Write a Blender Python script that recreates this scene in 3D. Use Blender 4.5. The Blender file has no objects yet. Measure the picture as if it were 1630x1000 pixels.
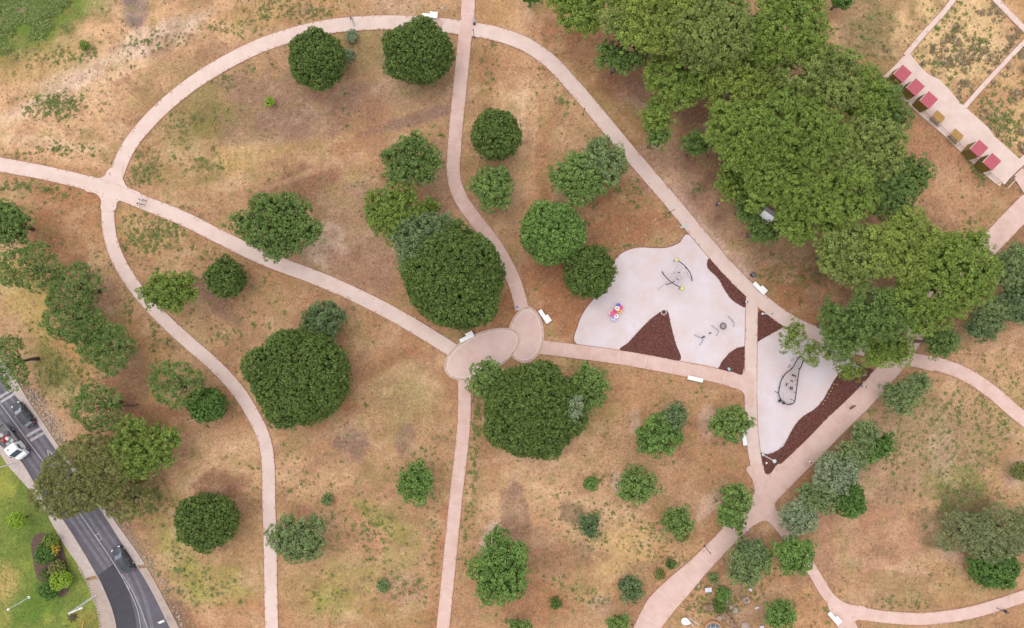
import bpy, math, random
import numpy as np
from mathutils import Vector, Matrix
from mathutils.geometry import tessellate_polygon

# ------------------------------------------------------------------ camera, sky, sun, exposure
H = 108.7                       # flying height of the drone, metres
scene = bpy.context.scene
C = scene.collection
cam_d = bpy.data.cameras.new('camera'); cam = bpy.data.objects.new('camera', cam_d); C.objects.link(cam)
cam.location = (0, 0, H); cam.rotation_euler = (0, 0, 0)
cam_d.sensor_width = 36.0; cam_d.lens = 36.0 * H / 163.0; cam_d.clip_end = 3000; cam_d.clip_start = 1.0
scene.camera = cam
SUN = Vector((-0.20, 0.22, 0.95)).normalized()
world = bpy.data.worlds.new('World'); scene.world = world; world.use_nodes = True
wn = world.node_tree.nodes; wl = world.node_tree.links
bg = wn['Background']; bg.inputs['Strength'].default_value = 0.15
sky = wn.new('ShaderNodeTexSky'); sky.sky_type = 'NISHITA'; sky.sun_disc = False
sky.sun_elevation = math.asin(SUN.z); sky.sun_rotation = math.atan2(SUN.x, SUN.y)
sky.air_density = 1.0; sky.dust_density = 0.6; sky.ozone_density = 1.0
hs = wn.new('ShaderNodeHueSaturation'); hs.inputs['Saturation'].default_value = 0.12   # thin high overcast: grey sky
wl.new(sky.outputs[0], hs.inputs['Color']); wl.new(hs.outputs[0], bg.inputs['Color'])
sd = bpy.data.lights.new('sun', 'SUN'); sun = bpy.data.objects.new('sun', sd); C.objects.link(sun)
sd.energy = 0.5; sd.angle = math.radians(60); sd.color = (1.0, 0.93, 0.86)
sun.rotation_euler = SUN.to_track_quat('Z', 'Y').to_euler(); sun.location = (0, 0, 60)
scene.view_settings.view_transform = 'Standard'; scene.view_settings.look = 'None'
scene.view_settings.exposure = 1.2; scene.view_settings.gamma = 1.0
scene.view_settings.use_curve_mapping = False
scene.render.engine = 'CYCLES'

# ------------------------------------------------------------------ helpers
RNG = np.random.default_rng(7)
random.seed(7)
def P(px, py, z=0.0):
    """a picture coordinate of the survey plan (10 px = 1 m on the ground) to metres; z = height at which it is seen"""
    s = 0.1 * (H - z) / H
    return ((px - 815) * s, (500 - py) * s)
def S(r, g, b, k=1.45):
    f = lambda c: ((c/255/12.92) if c/255 <= 0.04045 else (((c/255)+0.055)/1.055)**2.4)
    return (f(r)/k, f(g)/k, f(b)/k)
def link(o, parent=None):
    C.objects.link(o)
    if parent is not None: o.parent = parent
    return o
def tag(o, label=None, cat=None, group=None, kind=None):
    if label: o['label'] = label
    if cat: o['category'] = cat
    if group: o['group'] = group
    if kind: o['kind'] = kind
    return o
def empty(name, loc=(0,0,0), rz=0):
    o = bpy.data.objects.new(name, None); C.objects.link(o); o.location = loc; o.rotation_euler = (0,0,rz); o.empty_display_size = 0.3
    return o
def np_mesh(name, V, F, smooth=False, attrs=None):
    """V (n,3), F (m,k) of equal-size faces"""
    me = bpy.data.meshes.new(name); V = np.asarray(V, np.float32); F = np.asarray(F, np.int32)
    m, k = F.shape
    me.vertices.add(len(V)); me.vertices.foreach_set('co', V.ravel())
    me.loops.add(m*k); me.loops.foreach_set('vertex_index', F.ravel())
    me.polygons.add(m); me.polygons.foreach_set('loop_start', np.arange(0, m*k, k, dtype=np.int32))
    if smooth: me.polygons.foreach_set('use_smooth', np.ones(m, bool))
    for an, (typ, arr) in (attrs or {}).items():
        a = me.attributes.new(an, typ, 'POINT')
        a.data.foreach_set('color' if typ == 'FLOAT_COLOR' else 'value', np.asarray(arr, np.float32).ravel())
    me.update(calc_edges=True)
    return me
class MB:
    def __init__(s): s.v = []; s.f = []
    def add(s, V, F):
        n = len(s.v); s.v += [tuple(p) for p in V]; s.f += [tuple(i+n for i in f) for f in F]; return s
    def box(s, c, d, rz=0, taper=1.0, ry=0, rx=0):
        R = Matrix.Rotation(rz, 3, 'Z') @ Matrix.Rotation(ry, 3, 'Y') @ Matrix.Rotation(rx, 3, 'X'); V = []
        for z in (-1, 1):
            t = taper if z > 0 else 1
            for x, y in ((-1,-1),(1,-1),(1,1),(-1,1)):
                V.append(Vector(c) + R @ Vector((x*d[0]/2*t, y*d[1]/2*t, z*d[2]/2)))
        return s.add(V, [(3,2,1,0),(4,5,6,7),(0,1,5,4),(1,2,6,5),(2,3,7,6),(3,0,4,7)])
    def tube(s, pts, rad, n=7, closed=False):
        pts = [Vector(p) for p in pts]; N = len(pts)
        if not hasattr(rad, '__len__'): rad = [rad]*N
        V = []
        for i, p in enumerate(pts):
            a = pts[(i-1) % N] if (closed or i > 0) else p; b = pts[(i+1) % N] if (closed or i < N-1) else p
            t = (b-a); t = t.normalized() if t.length > 1e-6 else Vector((0,0,1))
            u = t.cross(Vector((0,0,1)) if abs(t.z) < 0.95 else Vector((1,0,0))).normalized(); w = t.cross(u)
            for k in range(n):
                q = 2*math.pi*k/n; V.append(p + (u*math.cos(q)+w*math.sin(q))*rad[i])
        F = []
        for i in range(N if closed else N-1):
            j = (i+1) % N
            for k in range(n): F.append((i*n+k, i*n+(k+1)%n, j*n+(k+1)%n, j*n+k))
        if not closed: F += [tuple(range(n-1,-1,-1)), tuple((N-1)*n+k for k in range(n))]
        return s.add(V, F)
    def lathe(s, prof, n=16, c=(0,0,0), M=None):
        V = []; M = M or Matrix.Identity(3)
        for r, z in prof:
            for k in range(n):
                q = 2*math.pi*k/n; V.append(Vector(c) + M @ Vector((r*math.cos(q), r*math.sin(q), z)))
        F = []
        for i in range(len(prof)-1):
            for k in range(n): F.append((i*n+k, i*n+(k+1)%n, (i+1)*n+(k+1)%n, (i+1)*n+k))
        F += [tuple(range(n-1,-1,-1)), tuple((len(prof)-1)*n+k for k in range(n))]
        return s.add(V, F)
    def torus(s, c, R, r, M=None, n=18, m=8):
        M = M or Matrix.Identity(3); V = []
        for i in range(n):
            a = 2*math.pi*i/n
            for j in range(m):
                b = 2*math.pi*j/m; V.append(Vector(c) + M @ Vector(((R+r*math.cos(b))*math.cos(a), (R+r*math.cos(b))*math.sin(a), r*math.sin(b))))
        return s.add(V, [(i*m+j, ((i+1)%n)*m+j, ((i+1)%n)*m+(j+1)%m, i*m+(j+1)%m) for i in range(n) for j in range(m)])
    def prism(s, pts, z0, z1, top=True, bottom=False):
        """pts: xy outline (any turn direction, may be concave)"""
        a = sum(pts[i][0]*pts[(i+1)%len(pts)][1]-pts[(i+1)%len(pts)][0]*pts[i][1] for i in range(len(pts)))
        if a < 0: pts = pts[::-1]
        n = len(pts); V = [(x, y, z0) for x, y in pts] + [(x, y, z1) for x, y in pts]
        F = [(i, (i+1)%n, n+(i+1)%n, n+i) for i in range(n)]
        tri = tessellate_polygon([[Vector((x, y, 0)) for x, y in pts]])
        for t in tri:
            p = [pts[i] for i in t]; cr = (p[1][0]-p[0][0])*(p[2][1]-p[0][1])-(p[1][1]-p[0][1])*(p[2][0]-p[0][0])
            t = tuple(t) if cr > 0 else tuple(t)[::-1]
            if top: F.append(tuple(n+i for i in t))
            if bottom: F.append(tuple(t)[::-1])
        return s.add(V, F)
    def build(s, name, mat, parent=None, smooth=False):
        me = bpy.data.meshes.new(name); me.from_pydata(s.v, [], s.f); me.update()
        if smooth: me.polygons.foreach_set('use_smooth', [True]*len(me.polygons))
        me.materials.append(mat); return link(bpy.data.objects.new(name, me), parent)
def crom(pts, closed=False, step=0.5):
    """smooth curve through 2-D points, resampled about every step"""
    p = np.array(pts, float); n = len(p); out = []
    for i in range(n if closed else n-1):
        g = (lambda k: p[k % n]) if closed else (lambda k: p[min(max(k,0), n-1)])
        a, b, c, d = g(i-1), g(i), g(i+1), g(i+2); L = np.linalg.norm(c-b); m = max(2, int(L/step))
        for t in np.arange(m)/m:
            out.append(0.5*((2*b)+(c-a)*t+(2*a-5*b+4*c-d)*t*t+(3*b-a-3*c+d)*t**3))
    if not closed: out.append(p[-1])
    return np.array(out)
def noise2(x, y, scale, seed, octaves=4, gain=0.5):
    """fractal value noise, 0..1, on arrays in metres"""
    r = np.random.default_rng(seed); T = r.random((256,256)); out = np.zeros_like(x, dtype=float); amp = 1; tot = 0; f = 1/scale
    for o in range(octaves):
        u = x*f+37.3*o+500; v = y*f+11.7*o+500; i = np.floor(u).astype(int); j = np.floor(v).astype(int); a = u-i; b = v-j
        a = a*a*(3-2*a); b = b*b*(3-2*b); g = lambda p, q: T[p % 256, q % 256]
        out += amp*((g(i,j)*(1-a)+g(i+1,j)*a)*(1-b)+(g(i,j+1)*(1-a)+g(i+1,j+1)*a)*b); tot += amp; amp *= gain; f *= 2
    return out/tot
def inside(px, py, poly):
    res = np.zeros(px.shape, bool); n = len(poly)
    for i in range(n):
        x1, y1 = poly[i]; x2, y2 = poly[(i+1) % n]
        if y1 == y2: continue
        c = ((y1 > py) != (y2 > py)) & (px < (x2-x1)*(py-y1)/(y2-y1)+x1); res ^= c
    return res

# ------------------------------------------------------------------ materials
MATS = {}
def mat(key, col, rough=0.8, metal=0.0, spec=0.3, var=0.0, vscale=2.0, col2=None, bump=0.0, bscale=20.0, emission=None, coat=0.0):
    """procedural surface: base colour with world-space noise variation and a fine bump"""
    if key in MATS: return MATS[key]
    m = bpy.data.materials.new(key); m.use_nodes = True; N = m.node_tree.nodes; L = m.node_tree.links; b = N['Principled BSDF']
    b.inputs['Base Color'].default_value = (*col, 1); b.inputs['Roughness'].default_value = rough; b.inputs['Metallic'].default_value = metal
    b.inputs['Specular IOR Level'].default_value = spec; b.inputs['Coat Weight'].default_value = coat
    if var or col2 or bump: g = N.new('ShaderNodeNewGeometry')
    if var or col2:
        n = N.new('ShaderNodeTexNoise'); n.inputs['Scale'].default_value = 1/vscale; n.inputs['Detail'].default_value = 7; n.inputs['Roughness'].default_value = 0.65
        L.new(g.outputs['Position'], n.inputs['Vector'])
        r = N.new('ShaderNodeMapRange'); r.inputs[1].default_value = 0.3; r.inputs[2].default_value = 0.7; L.new(n.outputs['Fac'], r.inputs[0])
        x = N.new('ShaderNodeMix'); x.data_type = 'RGBA'; c2 = col2 or tuple(c*(1-var) for c in col); c1 = col if col2 else tuple(min(1, c*(1+var)) for c in col)
        x.inputs[6].default_value = (*c1, 1); x.inputs[7].default_value = (*c2, 1); L.new(r.outputs[0], x.inputs[0]); L.new(x.outputs[2], b.inputs['Base Color'])
    if bump:
        n2 = N.new('ShaderNodeTexNoise'); n2.inputs['Scale'].default_value = bscale; n2.inputs['Detail'].default_value = 4; L.new(g.outputs['Position'], n2.inputs['Vector'])
        bp = N.new('ShaderNodeBump'); bp.inputs['Strength'].default_value = bump; bp.inputs['Distance'].default_value = 0.05; L.new(n2.outputs['Fac'], bp.inputs['Height']); L.new(bp.outputs[0], b.inputs['Normal'])
    MATS[key] = m; return m
def leafmat(key, c1, c2, trans=0.22, rough=0.65):
    if key in MATS: return MATS[key]
    m = bpy.data.materials.new(key); m.use_nodes = True; N = m.node_tree.nodes; L = m.node_tree.links; b = N['Principled BSDF']
    a = N.new('ShaderNodeAttribute'); a.attribute_name = 'tint'
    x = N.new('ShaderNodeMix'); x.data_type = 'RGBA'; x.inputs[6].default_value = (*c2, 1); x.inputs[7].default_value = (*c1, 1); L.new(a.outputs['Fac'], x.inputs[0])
    b.inputs['Roughness'].default_value = rough; b.inputs['Specular IOR Level'].default_value = 0.25; L.new(x.outputs[2], b.inputs['Base Color'])
    t = N.new('ShaderNodeBsdfTranslucent'); L.new(x.outputs[2], t.inputs['Color']); mx = N.new('ShaderNodeMixShader'); mx.inputs[0].default_value = trans
    o = N['Material Output']; L.new(b.outputs[0], mx.inputs[1]); L.new(t.outputs[0], mx.inputs[2]); L.new(mx.outputs[0], o.inputs['Surface'])
    MATS[key] = m; return m
def attrmat(key, attr='col', rough=0.95, fine=True):
    """colour from a per-vertex attribute, broken up by procedural grain"""
    m = bpy.data.materials.new(key); m.use_nodes = True; N = m.node_tree.nodes; L = m.node_tree.links; b = N['Principled BSDF']
    a = N.new('ShaderNodeAttribute'); a.attribute_name = attr; b.inputs['Roughness'].default_value = rough; b.inputs['Specular IOR Level'].default_value = 0.1
    g = N.new('ShaderNodeNewGeometry'); col = a.outputs['Color']
    for sc, lo, hi, dt in ((1.9, 0.74, 1.22, 6), (0.45, 0.86, 1.12, 6), (7.0, 0.66, 1.26, 3)):
        n = N.new('ShaderNodeTexNoise'); n.inputs['Scale'].default_value = sc; n.inputs['Detail'].default_value = dt; n.inputs['Roughness'].default_value = 0.7; L.new(g.outputs['Position'], n.inputs['Vector'])
        r = N.new('ShaderNodeMapRange'); r.inputs[1].default_value = 0.3; r.inputs[2].default_value = 0.7; r.inputs[3].default_value = lo; r.inputs[4].default_value = hi; L.new(n.outputs['Fac'], r.inputs[0])
        x = N.new('ShaderNodeVectorMath'); x.operation = 'SCALE'; L.new(col, x.inputs[0]); L.new(r.outputs[0], x.inputs['Scale']); col = x.outputs[0]
    L.new(col, b.inputs['Base Color'])
    n2 = N.new('ShaderNodeTexNoise'); n2.inputs['Scale'].default_value = 5; n2.inputs['Detail'].default_value = 6; L.new(g.outputs['Position'], n2.inputs['Vector'])
    bp = N.new('ShaderNodeBump'); bp.inputs['Strength'].default_value = 0.6; bp.inputs['Distance'].default_value = 0.12; L.new(n2.outputs['Fac'], bp.inputs['Height']); L.new(bp.outputs[0], b.inputs['Normal'])
    return m
M_PALE = mat('pale_pink_concrete', S(239,214,204), rough=0.9, col2=S(225,196,183), vscale=2.2, bump=0.25, bscale=6)
M_SALM = mat('salmon_concrete', S(236,203,192), rough=0.9, col2=S(219,181,167), vscale=2.2, bump=0.25, bscale=6)
M_EDGE = mat('reddish_edging', S(196,150,128), rough=0.95, col2=S(160,112,88), vscale=1.2)
M_JOINT = mat('mortar_joint', S(244,226,218), rough=0.95); M_JOINTP = mat('pale_mortar_joint', S(240,222,216), rough=0.95)
M_SAND = mat('pale_lilac_safety_surface', S(236,224,230), rough=0.95, col2=S(226,202,196), vscale=4.0, bump=0.3, bscale=12)
M_MULCH = mat('bark_mulch', S(128,78,70), rough=0.95, col2=S(94,54,50), vscale=0.5, bump=0.8, bscale=9)
M_ASPH = mat('asphalt', S(112,106,114), rough=0.9, col2=S(96,91,99), vscale=1.6, bump=0.3, bscale=18)
M_PAINT = mat('worn_road_paint', S(205,196,196), rough=0.8, col2=S(160,152,156), vscale=0.5)
M_WHITE = mat('white_cast_concrete', (0.72,0.71,0.70), rough=0.7, var=0.05, vscale=1.0)
M_WMET = mat('white_metal', (0.62,0.62,0.62), rough=0.5, metal=0.0)
M_DARK = mat('dark_metal', (0.035,0.036,0.042), rough=0.5, var=0.2, vscale=1)
M_NAVY = mat('dark_blue_grey_tube', (0.035,0.038,0.06), rough=0.45)
M_BARK = mat('bark', (0.11,0.075,0.055), rough=0.95, col2=(0.06,0.042,0.034), vscale=0.4, bump=0.8, bscale=12)
M_PBARK = mat('pale_bark', (0.24,0.19,0.155), rough=0.95, col2=(0.14,0.105,0.085), vscale=0.5, bump=0.6, bscale=10)
M_WOOD = mat('yellow_wood', S(200,158,88), rough=0.7, col2=S(172,130,70), vscale=0.5)
M_GWOOD = mat('weathered_wood', S(150,120,90), rough=0.85, col2=S(120,96,74), vscale=0.5)
M_STONE = mat('pale_stone', S(200,182,168), rough=0.95, col2=S(160,138,122), vscale=0.6, bump=0.6, bscale=7)

# ------------------------------------------------------------------ ground
SC = dict(sand=(208,166,126), pale=(214,184,160), straw=(190,156,100), brown=(166,128,96), red=(166,112,78), dark=(128,98,80), olive=(136,126,76), green=(104,124,52), pink=(188,152,134), mauve=(150,118,98), tan=(184,144,108))
BLOBS = [ # x, y, rx, ry, rot, colour, strength
 (120,120,240,110,-10,'sand',.9),(330,40,180,60,-15,'sand',.8),(250,60,70,25,-20,'pale',.8),(150,110,90,20,-20,'pale',.5),(100,235,110,22,10,'sand',.8),(215,15,24,28,10,(128,108,104),.9),
 (60,30,130,50,-22,'olive',.85),(30,60,60,35,-20,(92,124,44),.75),(100,18,70,20,-20,(96,126,46),.75),(60,95,100,26,-15,(168,140,88),.6),(20,25,25,15,0,(165,145,130),.8),
 (450,18,110,24,-10,(180,146,96),.7),(640,10,45,18,0,'pale',.4),(800,20,60,28,0,(180,140,96),.7),
 (420,140,220,90,-10,'brown',.9),(300,190,80,70,-30,'olive',.55),(345,190,42,30,0,(112,114,54),.6),(480,160,130,60,0,'mauve',.8),(450,205,100,38,-10,'mauve',.7),(660,130,60,50,0,(176,144,114),.6),(560,80,70,40,0,(150,132,88),.6),
 (380,255,100,26,-8,'straw',.75),(300,265,60,42,0,(156,142,86),.6),(330,275,30,20,0,(112,118,60),.4),(560,228,190,18,-17,'tan',.85),(660,190,90,10,-16,(150,118,104),.8),(480,300,65,34,-10,(136,98,76),.85),(560,340,70,60,0,(164,130,104),.7),(585,290,40,30,0,'mauve',.5),
 (540,410,110,50,15,(178,142,116),.8),(520,392,28,34,10,'pale',.7),(600,440,60,30,20,(166,128,104),.7),(790,520,60,30,-20,'red',.7),(700,300,30,60,0,(172,134,112),.6),
 (240,370,70,40,15,(178,144,96),.7),(330,400,60,40,0,(164,128,90),.6),
 (830,140,42,120,4,'sand',.85),(862,260,30,130,4,'red',.7),(830,300,40,80,4,'tan',.8),(900,120,30,60,-35,(176,140,96),.6),(770,110,20,60,0,(170,132,92),.6),(980,330,60,50,30,(166,122,86),.8),(880,470,70,60,0,(166,114,80),.9),(1000,370,70,24,-10,(158,110,80),.8),(1010,300,40,30,40,(164,130,92),.6),
 (900,50,50,50,40,'red',.5),(935,135,70,45,45,(166,128,86),.7),(985,120,40,34,45,(164,114,84),.7),(1012,165,34,26,40,'pink',.8),(1000,200,40,40,45,(150,112,72),.6),(1060,270,60,50,45,(174,136,114),.8),(1120,335,90,40,42,(178,138,116),.8),(1240,420,90,40,35,(160,126,98),.8),(1270,440,50,34,30,(138,112,80),.7),(1180,420,40,20,45,'pink',.6),(1290,470,50,40,0,'red',.5),
 (1230,220,170,140,35,(142,106,84),.7),(1430,440,120,90,20,(140,104,82),.75),(1090,100,120,90,0,(144,106,84),.7),
 (590,560,110,70,0,'tan',.85),(575,600,110,16,-28,(170,124,90),.8),(640,610,60,36,0,(184,160,118),.5),(660,640,50,40,0,(164,148,96),.5),(560,705,28,28,0,(142,112,98),.85),(645,700,18,28,0,(146,116,98),.8),(450,560,30,60,0,(170,128,94),.5),(520,660,60,22,-10,'red',.5),(500,760,70,40,0,'sand',.6),
 (560,840,75,42,15,(184,136,104),.8),(610,830,60,16,35,(146,146,74),.6),(640,880,26,50,10,(156,146,84),.45),(545,930,70,46,-10,(168,154,88),.55),(520,960,50,30,0,(134,142,60),.5),(640,935,40,30,0,(184,150,124),.7),(600,980,60,20,0,(160,146,84),.5),(470,960,40,40,0,(178,140,98),.6),(700,900,14,110,6,'red',.5),(765,700,14,140,4,(150,126,84),.5),
 (110,350,90,60,20,(172,126,88),.85),(40,470,50,90,-25,(182,156,92),.8),(140,470,60,60,30,(150,112,84),.8),(200,590,60,50,20,(142,108,84),.85),(110,580,60,50,30,(190,150,94),.7),(85,600,30,60,-30,(104,120,58),.55),(240,500,40,40,30,'tan',.6),(240,560,20,80,-40,(184,142,94),.6),(250,680,60,40,0,(150,104,78),.7),(330,520,50,40,0,(176,140,104),.7),(345,480,14,60,-45,(138,104,88),.8),(300,540,40,20,30,(180,158,110),.6),
 (330,730,90,60,0,'sand',.75),(300,790,40,50,0,(190,148,108),.7),(345,768,38,26,0,(140,98,76),.85),(250,810,40,40,0,(160,130,84),.6),(370,900,60,80,0,(178,142,100),.7),(290,900,30,80,-30,(150,148,74),.65),(330,930,70,40,10,(158,150,80),.6),(380,985,80,30,0,(182,134,98),.7),(280,985,25,40,-30,(140,104,80),.8),
 (70,660,14,60,-34,(166,148,136),.85),(210,880,14,110,-28,(172,142,120),.8),
 (1010,640,110,44,0,(186,140,102),.85),(950,660,40,34,0,(158,132,84),.6),(900,800,140,90,0,'sand',.75),(990,880,100,60,0,(202,164,118),.7),(1100,740,90,60,0,(188,146,110),.8),(820,830,22,70,0,(146,112,94),.75),(912,815,22,20,0,(128,104,82),.85),(880,890,70,40,25,(154,122,98),.75),(940,930,70,30,-10,(190,156,108),.6),(860,960,60,40,0,(178,130,96),.7),(1050,870,60,40,0,(196,158,112),.6),(1130,740,40,40,0,(172,136,98),.6),
 (1126,671,15,30,0,(226,196,178),1),(1136,797,14,36,38,(226,196,178),1),(985,768,12,18,0,(216,184,164),.9),(780,862,16,34,20,(214,180,160),.9),(1010,672,10,24,0,(214,180,158),.8),(955,965,20,20,0,(186,152,130),.6),(1020,870,50,20,10,(198,164,108),.5),(780,860,10,30,20,(204,170,152),.6),
 (1120,950,60,44,0,(202,154,116),.85),(1190,965,60,40,0,(160,126,98),.8),(1180,880,50,34,-40,(160,120,96),.8),(1290,960,60,50,0,(192,146,104),.8),(1230,930,50,30,0,(186,142,102),.7),
 (1400,870,120,80,0,(178,134,106),.9),(1420,720,100,90,0,(166,132,104),.9),(1340,690,80,20,-48,(150,118,92),.7),(1510,690,100,70,0,(158,134,98),.7),(1520,780,60,34,0,(128,130,72),.65),(1550,840,80,50,10,(120,106,78),.85),(1500,720,20,40,0,(184,156,132),.5),(1618,755,22,30,0,(192,156,140),.8),(1525,892,36,14,20,(200,166,146),.8),(1500,925,90,40,0,(180,142,98),.7),(1440,940,60,24,0,(156,132,96),.5),(1560,600,80,54,20,(190,150,114),.8),(1610,640,40,40,0,(170,150,96),.4),(1500,570,30,30,0,(186,140,110),.7),
 (1390,60,44,80,10,(138,122,84),.85),(1370,110,30,20,0,'tan',.6),(1340,15,40,15,0,'tan',.6),(1450,20,40,40,45,(160,130,92),.6),(1540,70,110,90,0,(216,180,132),.95),(1600,170,60,80,0,(204,166,120),.9),(1515,265,90,60,40,(188,142,108),.9),(1490,230,40,50,40,(182,136,104),.7),(1600,385,40,50,40,(140,110,82),.8),(1620,300,30,40,40,(150,116,84),.8),
 (175,100,200,13,-28,'pale',.7),(120,150,150,9,-24,(222,186,150),.6),(60,225,110,9,8,(220,184,150),.6),(835,120,9,120,3,(222,182,146),.7),(852,150,7,130,3,(214,170,132),.7),(845,300,10,90,3,(200,146,108),.6),(1155,398,90,7,46,(204,170,152),.8),(1085,315,60,8,46,(196,160,142),.7),(560,250,150,6,-20,(202,164,130),.6),(600,590,90,6,-30,(160,116,86),.6),(900,790,110,8,20,(216,176,138),.6),(1040,900,90,8,-20,(214,176,132),.6),(330,740,70,8,-40,(214,172,132),.6),(1400,900,100,8,10,(192,150,122),.6),
]
def ground_colour(px, py):
    X = (px-815)*0.1; Y = (500-py)*0.1
    col = np.empty(px.shape+(3,)); col[:] = (180,140,104)
    n1 = noise2(X, Y, 6.0, 1, 5, 0.6); n2 = noise2(X, Y, 2.2, 2, 4, 0.6); n3 = noise2(X, Y, 14.0, 3, 4, 0.55)
    for x, y, rx, ry, rot, c, st in BLOBS:
        c = SC[c] if isinstance(c, str) else c; a = math.radians(rot); dx = px-x; dy = py-y
        u = (dx*math.cos(a)+dy*math.sin(a))/rx; v = (-dx*math.sin(a)+dy*math.cos(a))/ry; am = min(1.0, max(.3, min(rx,ry)/28)); d = np.sqrt(u*u+v*v)+((n1-0.5)*1.3+(n2-0.5)*0.9)*am
        w = np.clip((1.22-d)/0.50, 0, 1); w = (w*w*(3-2*w)*st)[...,None]; col = col*(1-w)+np.array(c)*w
    n4 = noise2(X*.55+Y*.45, Y*.8-X*.3, 3.0, 4, 5, .65)
    w = np.clip((n3-0.52)*8, 0, 1)[...,None]*0.40; col = col*(1-w)+np.array((164,114,82))*w
    w = np.clip((n4-0.56)*9, 0, 1)[...,None]*0.34; col = col*(1-w)+np.array((214,180,146))*w
    w = np.clip((0.40-n4)*9, 0, 1)[...,None]*0.36; col = col*(1-w)+np.array((138,104,76))*w       # redder bare earth
    w = np.clip((n1-0.55)*6, 0, 1)[...,None]*0.30; col = col*(1-w)+np.array((206,170,128))*w      # dry straw
    w = np.clip((n2-0.58)*8, 0, 1)[...,None]*0.34; col = col*(1-w)+np.array((140,130,78))*w       # low green
    w = np.clip((0.42-n2)*7, 0, 1)[...,None]*0.26; col = col*(1-w)+np.array((140,104,80))*w
    col = col*np.array((1.0,.998,1.005)); c = np.clip(col/255,0,1); return np.where(c <= 0.04045, c/12.92, ((c+0.055)/1.055)**2.4)/1.20
def axis(lim, step):
    a = np.arange(-lim, lim+1e-6, step); e = lim+np.cumsum(step*1.5**np.arange(1, 18)); return np.concatenate([-e[::-1], a, e])
ax = axis(86, 0.5); ay = axis(54, 0.5); GX, GY = np.meshgrid(ax, ay)
gz = -0.075+0.065*noise2(GX, GY, 3.0, 5, 4)
gcol = ground_colour(GX*10+815, 500-GY*10)
nx, ny = len(ax), len(ay); idx = np.arange(nx*ny).reshape(ny, nx)
GF = np.stack([idx[:-1,:-1], idx[:-1,1:], idx[1:,1:], idx[1:,:-1]], -1).reshape(-1, 4)
gme = np_mesh('ground', np.stack([GX, GY, gz], -1).reshape(-1, 3), GF, True, {'col': ('FLOAT_COLOR', np.concatenate([gcol.reshape(-1,3), np.ones((nx*ny,1))], 1))})
gme.materials.append(attrmat('dry_earth_and_grass'))
ground = tag(link(bpy.data.objects.new('ground', gme)), 'dry sandy brown parkland soil with patches of straw and green', 'ground', kind='structure')
# ------------------------------------------------------------------ paths
COVER_LINES = []; COVER_POLYS = []
def offset_curve(c, d):
    t = np.gradient(c, axis=0); t /= np.linalg.norm(t, axis=1)[:,None]+1e-9; nrm = np.stack([-t[:,1], t[:,0]], 1)
    return c+nrm*np.asarray(d)[:,None] if hasattr(d, '__len__') else c+nrm*d
def strip(mb, L, R, z0, z1):
    n = len(L); V = []
    for l, r in zip(L, R): V += [(l[0],l[1],z1), (r[0],r[1],z1), (l[0],l[1],z0), (r[0],r[1],z0)]
    F = []
    for i in range(n-1):
        a = 4*i; b = a+4; F += [(a,a+1,b+1,b), (a+2,a,b,b+2), (a+1,a+3,b+3,b+1)]
    F += [(0,2,3,1), (4*n-4,4*n-3,4*n-1,4*n-2)]
    return mb.add(V, F)
zc = [0.040]
def path(label, pts, w, m, name='path', slab=4.2, edge=0.10, skip=()):
    """a concrete footpath: an edging bed with cast slabs on it, each slab a piece of its own"""
    z = zc[0]; zc[0] += 0.004
    ww = np.array([p[2] if len(p) > 2 else w for p in pts], float)
    cpx = crom([(p[0], p[1]) for p in pts], step=5.0); t_in = np.linspace(0, 1, len(pts))
    seg = np.concatenate([[0], np.cumsum([max(2, int(np.hypot(pts[i+1][0]-pts[i][0], pts[i+1][1]-pts[i][1])/5.0)) for i in range(len(pts)-1)])])
    wid = np.interp(np.arange(len(cpx)), seg, ww)*0.1; COVER_LINES.append((cpx, wid*5+2.5))
    c = np.array([P(*q) for q in cpx]); s = np.concatenate([[0], np.cumsum(np.linalg.norm(np.diff(c, axis=0), axis=1))])
    S2 = np.arange(0, s[-1], 0.3); c2 = np.stack([np.interp(S2, s, c[:,k]) for k in (0,1)], 1); w2 = np.interp(S2, s, wid)
    k = np.ones(5)/5; c2[2:-2] = np.stack([np.convolve(c2[:,j], k, 'valid') for j in (0,1)], 1)
    wob = (noise2(c2[:,0], c2[:,1], 3.0, 11, 3)-0.5)*0.16; wob2 = (noise2(c2[:,0]+50, c2[:,1], 3.0, 12, 3)-0.5)*0.16
    mb = MB(); strip(mb, offset_curve(c2, w2/2+edge+wob*0.6), offset_curve(c2, -(w2/2+edge+wob2*0.6)), -0.12, 0.018)
    root = tag(mb.build(name, M_EDGE), label, 'path', kind='structure')
    jl = MB(); strip(jl, offset_curve(c2, w2/2-0.04), offset_curve(c2, -(w2/2-0.04)), 0.0, z-0.006); jl.build('joint_bed', M_JOINTP if m is M_PALE else M_JOINT, root)
    n = max(1, int(round(S2[-1]/slab))); Lc = offset_curve(c2, w2/2+wob*0.25); Rc = offset_curve(c2, -(w2/2+wob2*0.25))
    for i in range(n):
        a = S2[-1]*i/n+0.025; b = S2[-1]*(i+1)/n-0.025; q = np.linspace(a, b, 12)
        L_ = np.stack([np.interp(q, S2, Lc[:,j]) for j in (0,1)], 1); R_ = np.stack([np.interp(q, S2, Rc[:,j]) for j in (0,1)], 1)
        m_ = MB(); strip(m_, L_, R_, 0.0, z); m_.build('slab', m, root)
    return root
def pad(name, label, pts, m, z, th=0.06, smooth=True, cover=True, parent=None, step=4.0, kind='structure', cat=None):
    px = crom(pts, True, step) if smooth else np.array(pts, float)
    if cover: COVER_POLYS.append([tuple(p) for p in px])
    o = MB().prism([P(*p) for p in px], z-th, z).build(name, m, parent)
    if label: tag(o, label, cat or name.replace('_', ' '), kind=kind)
    return o
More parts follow.
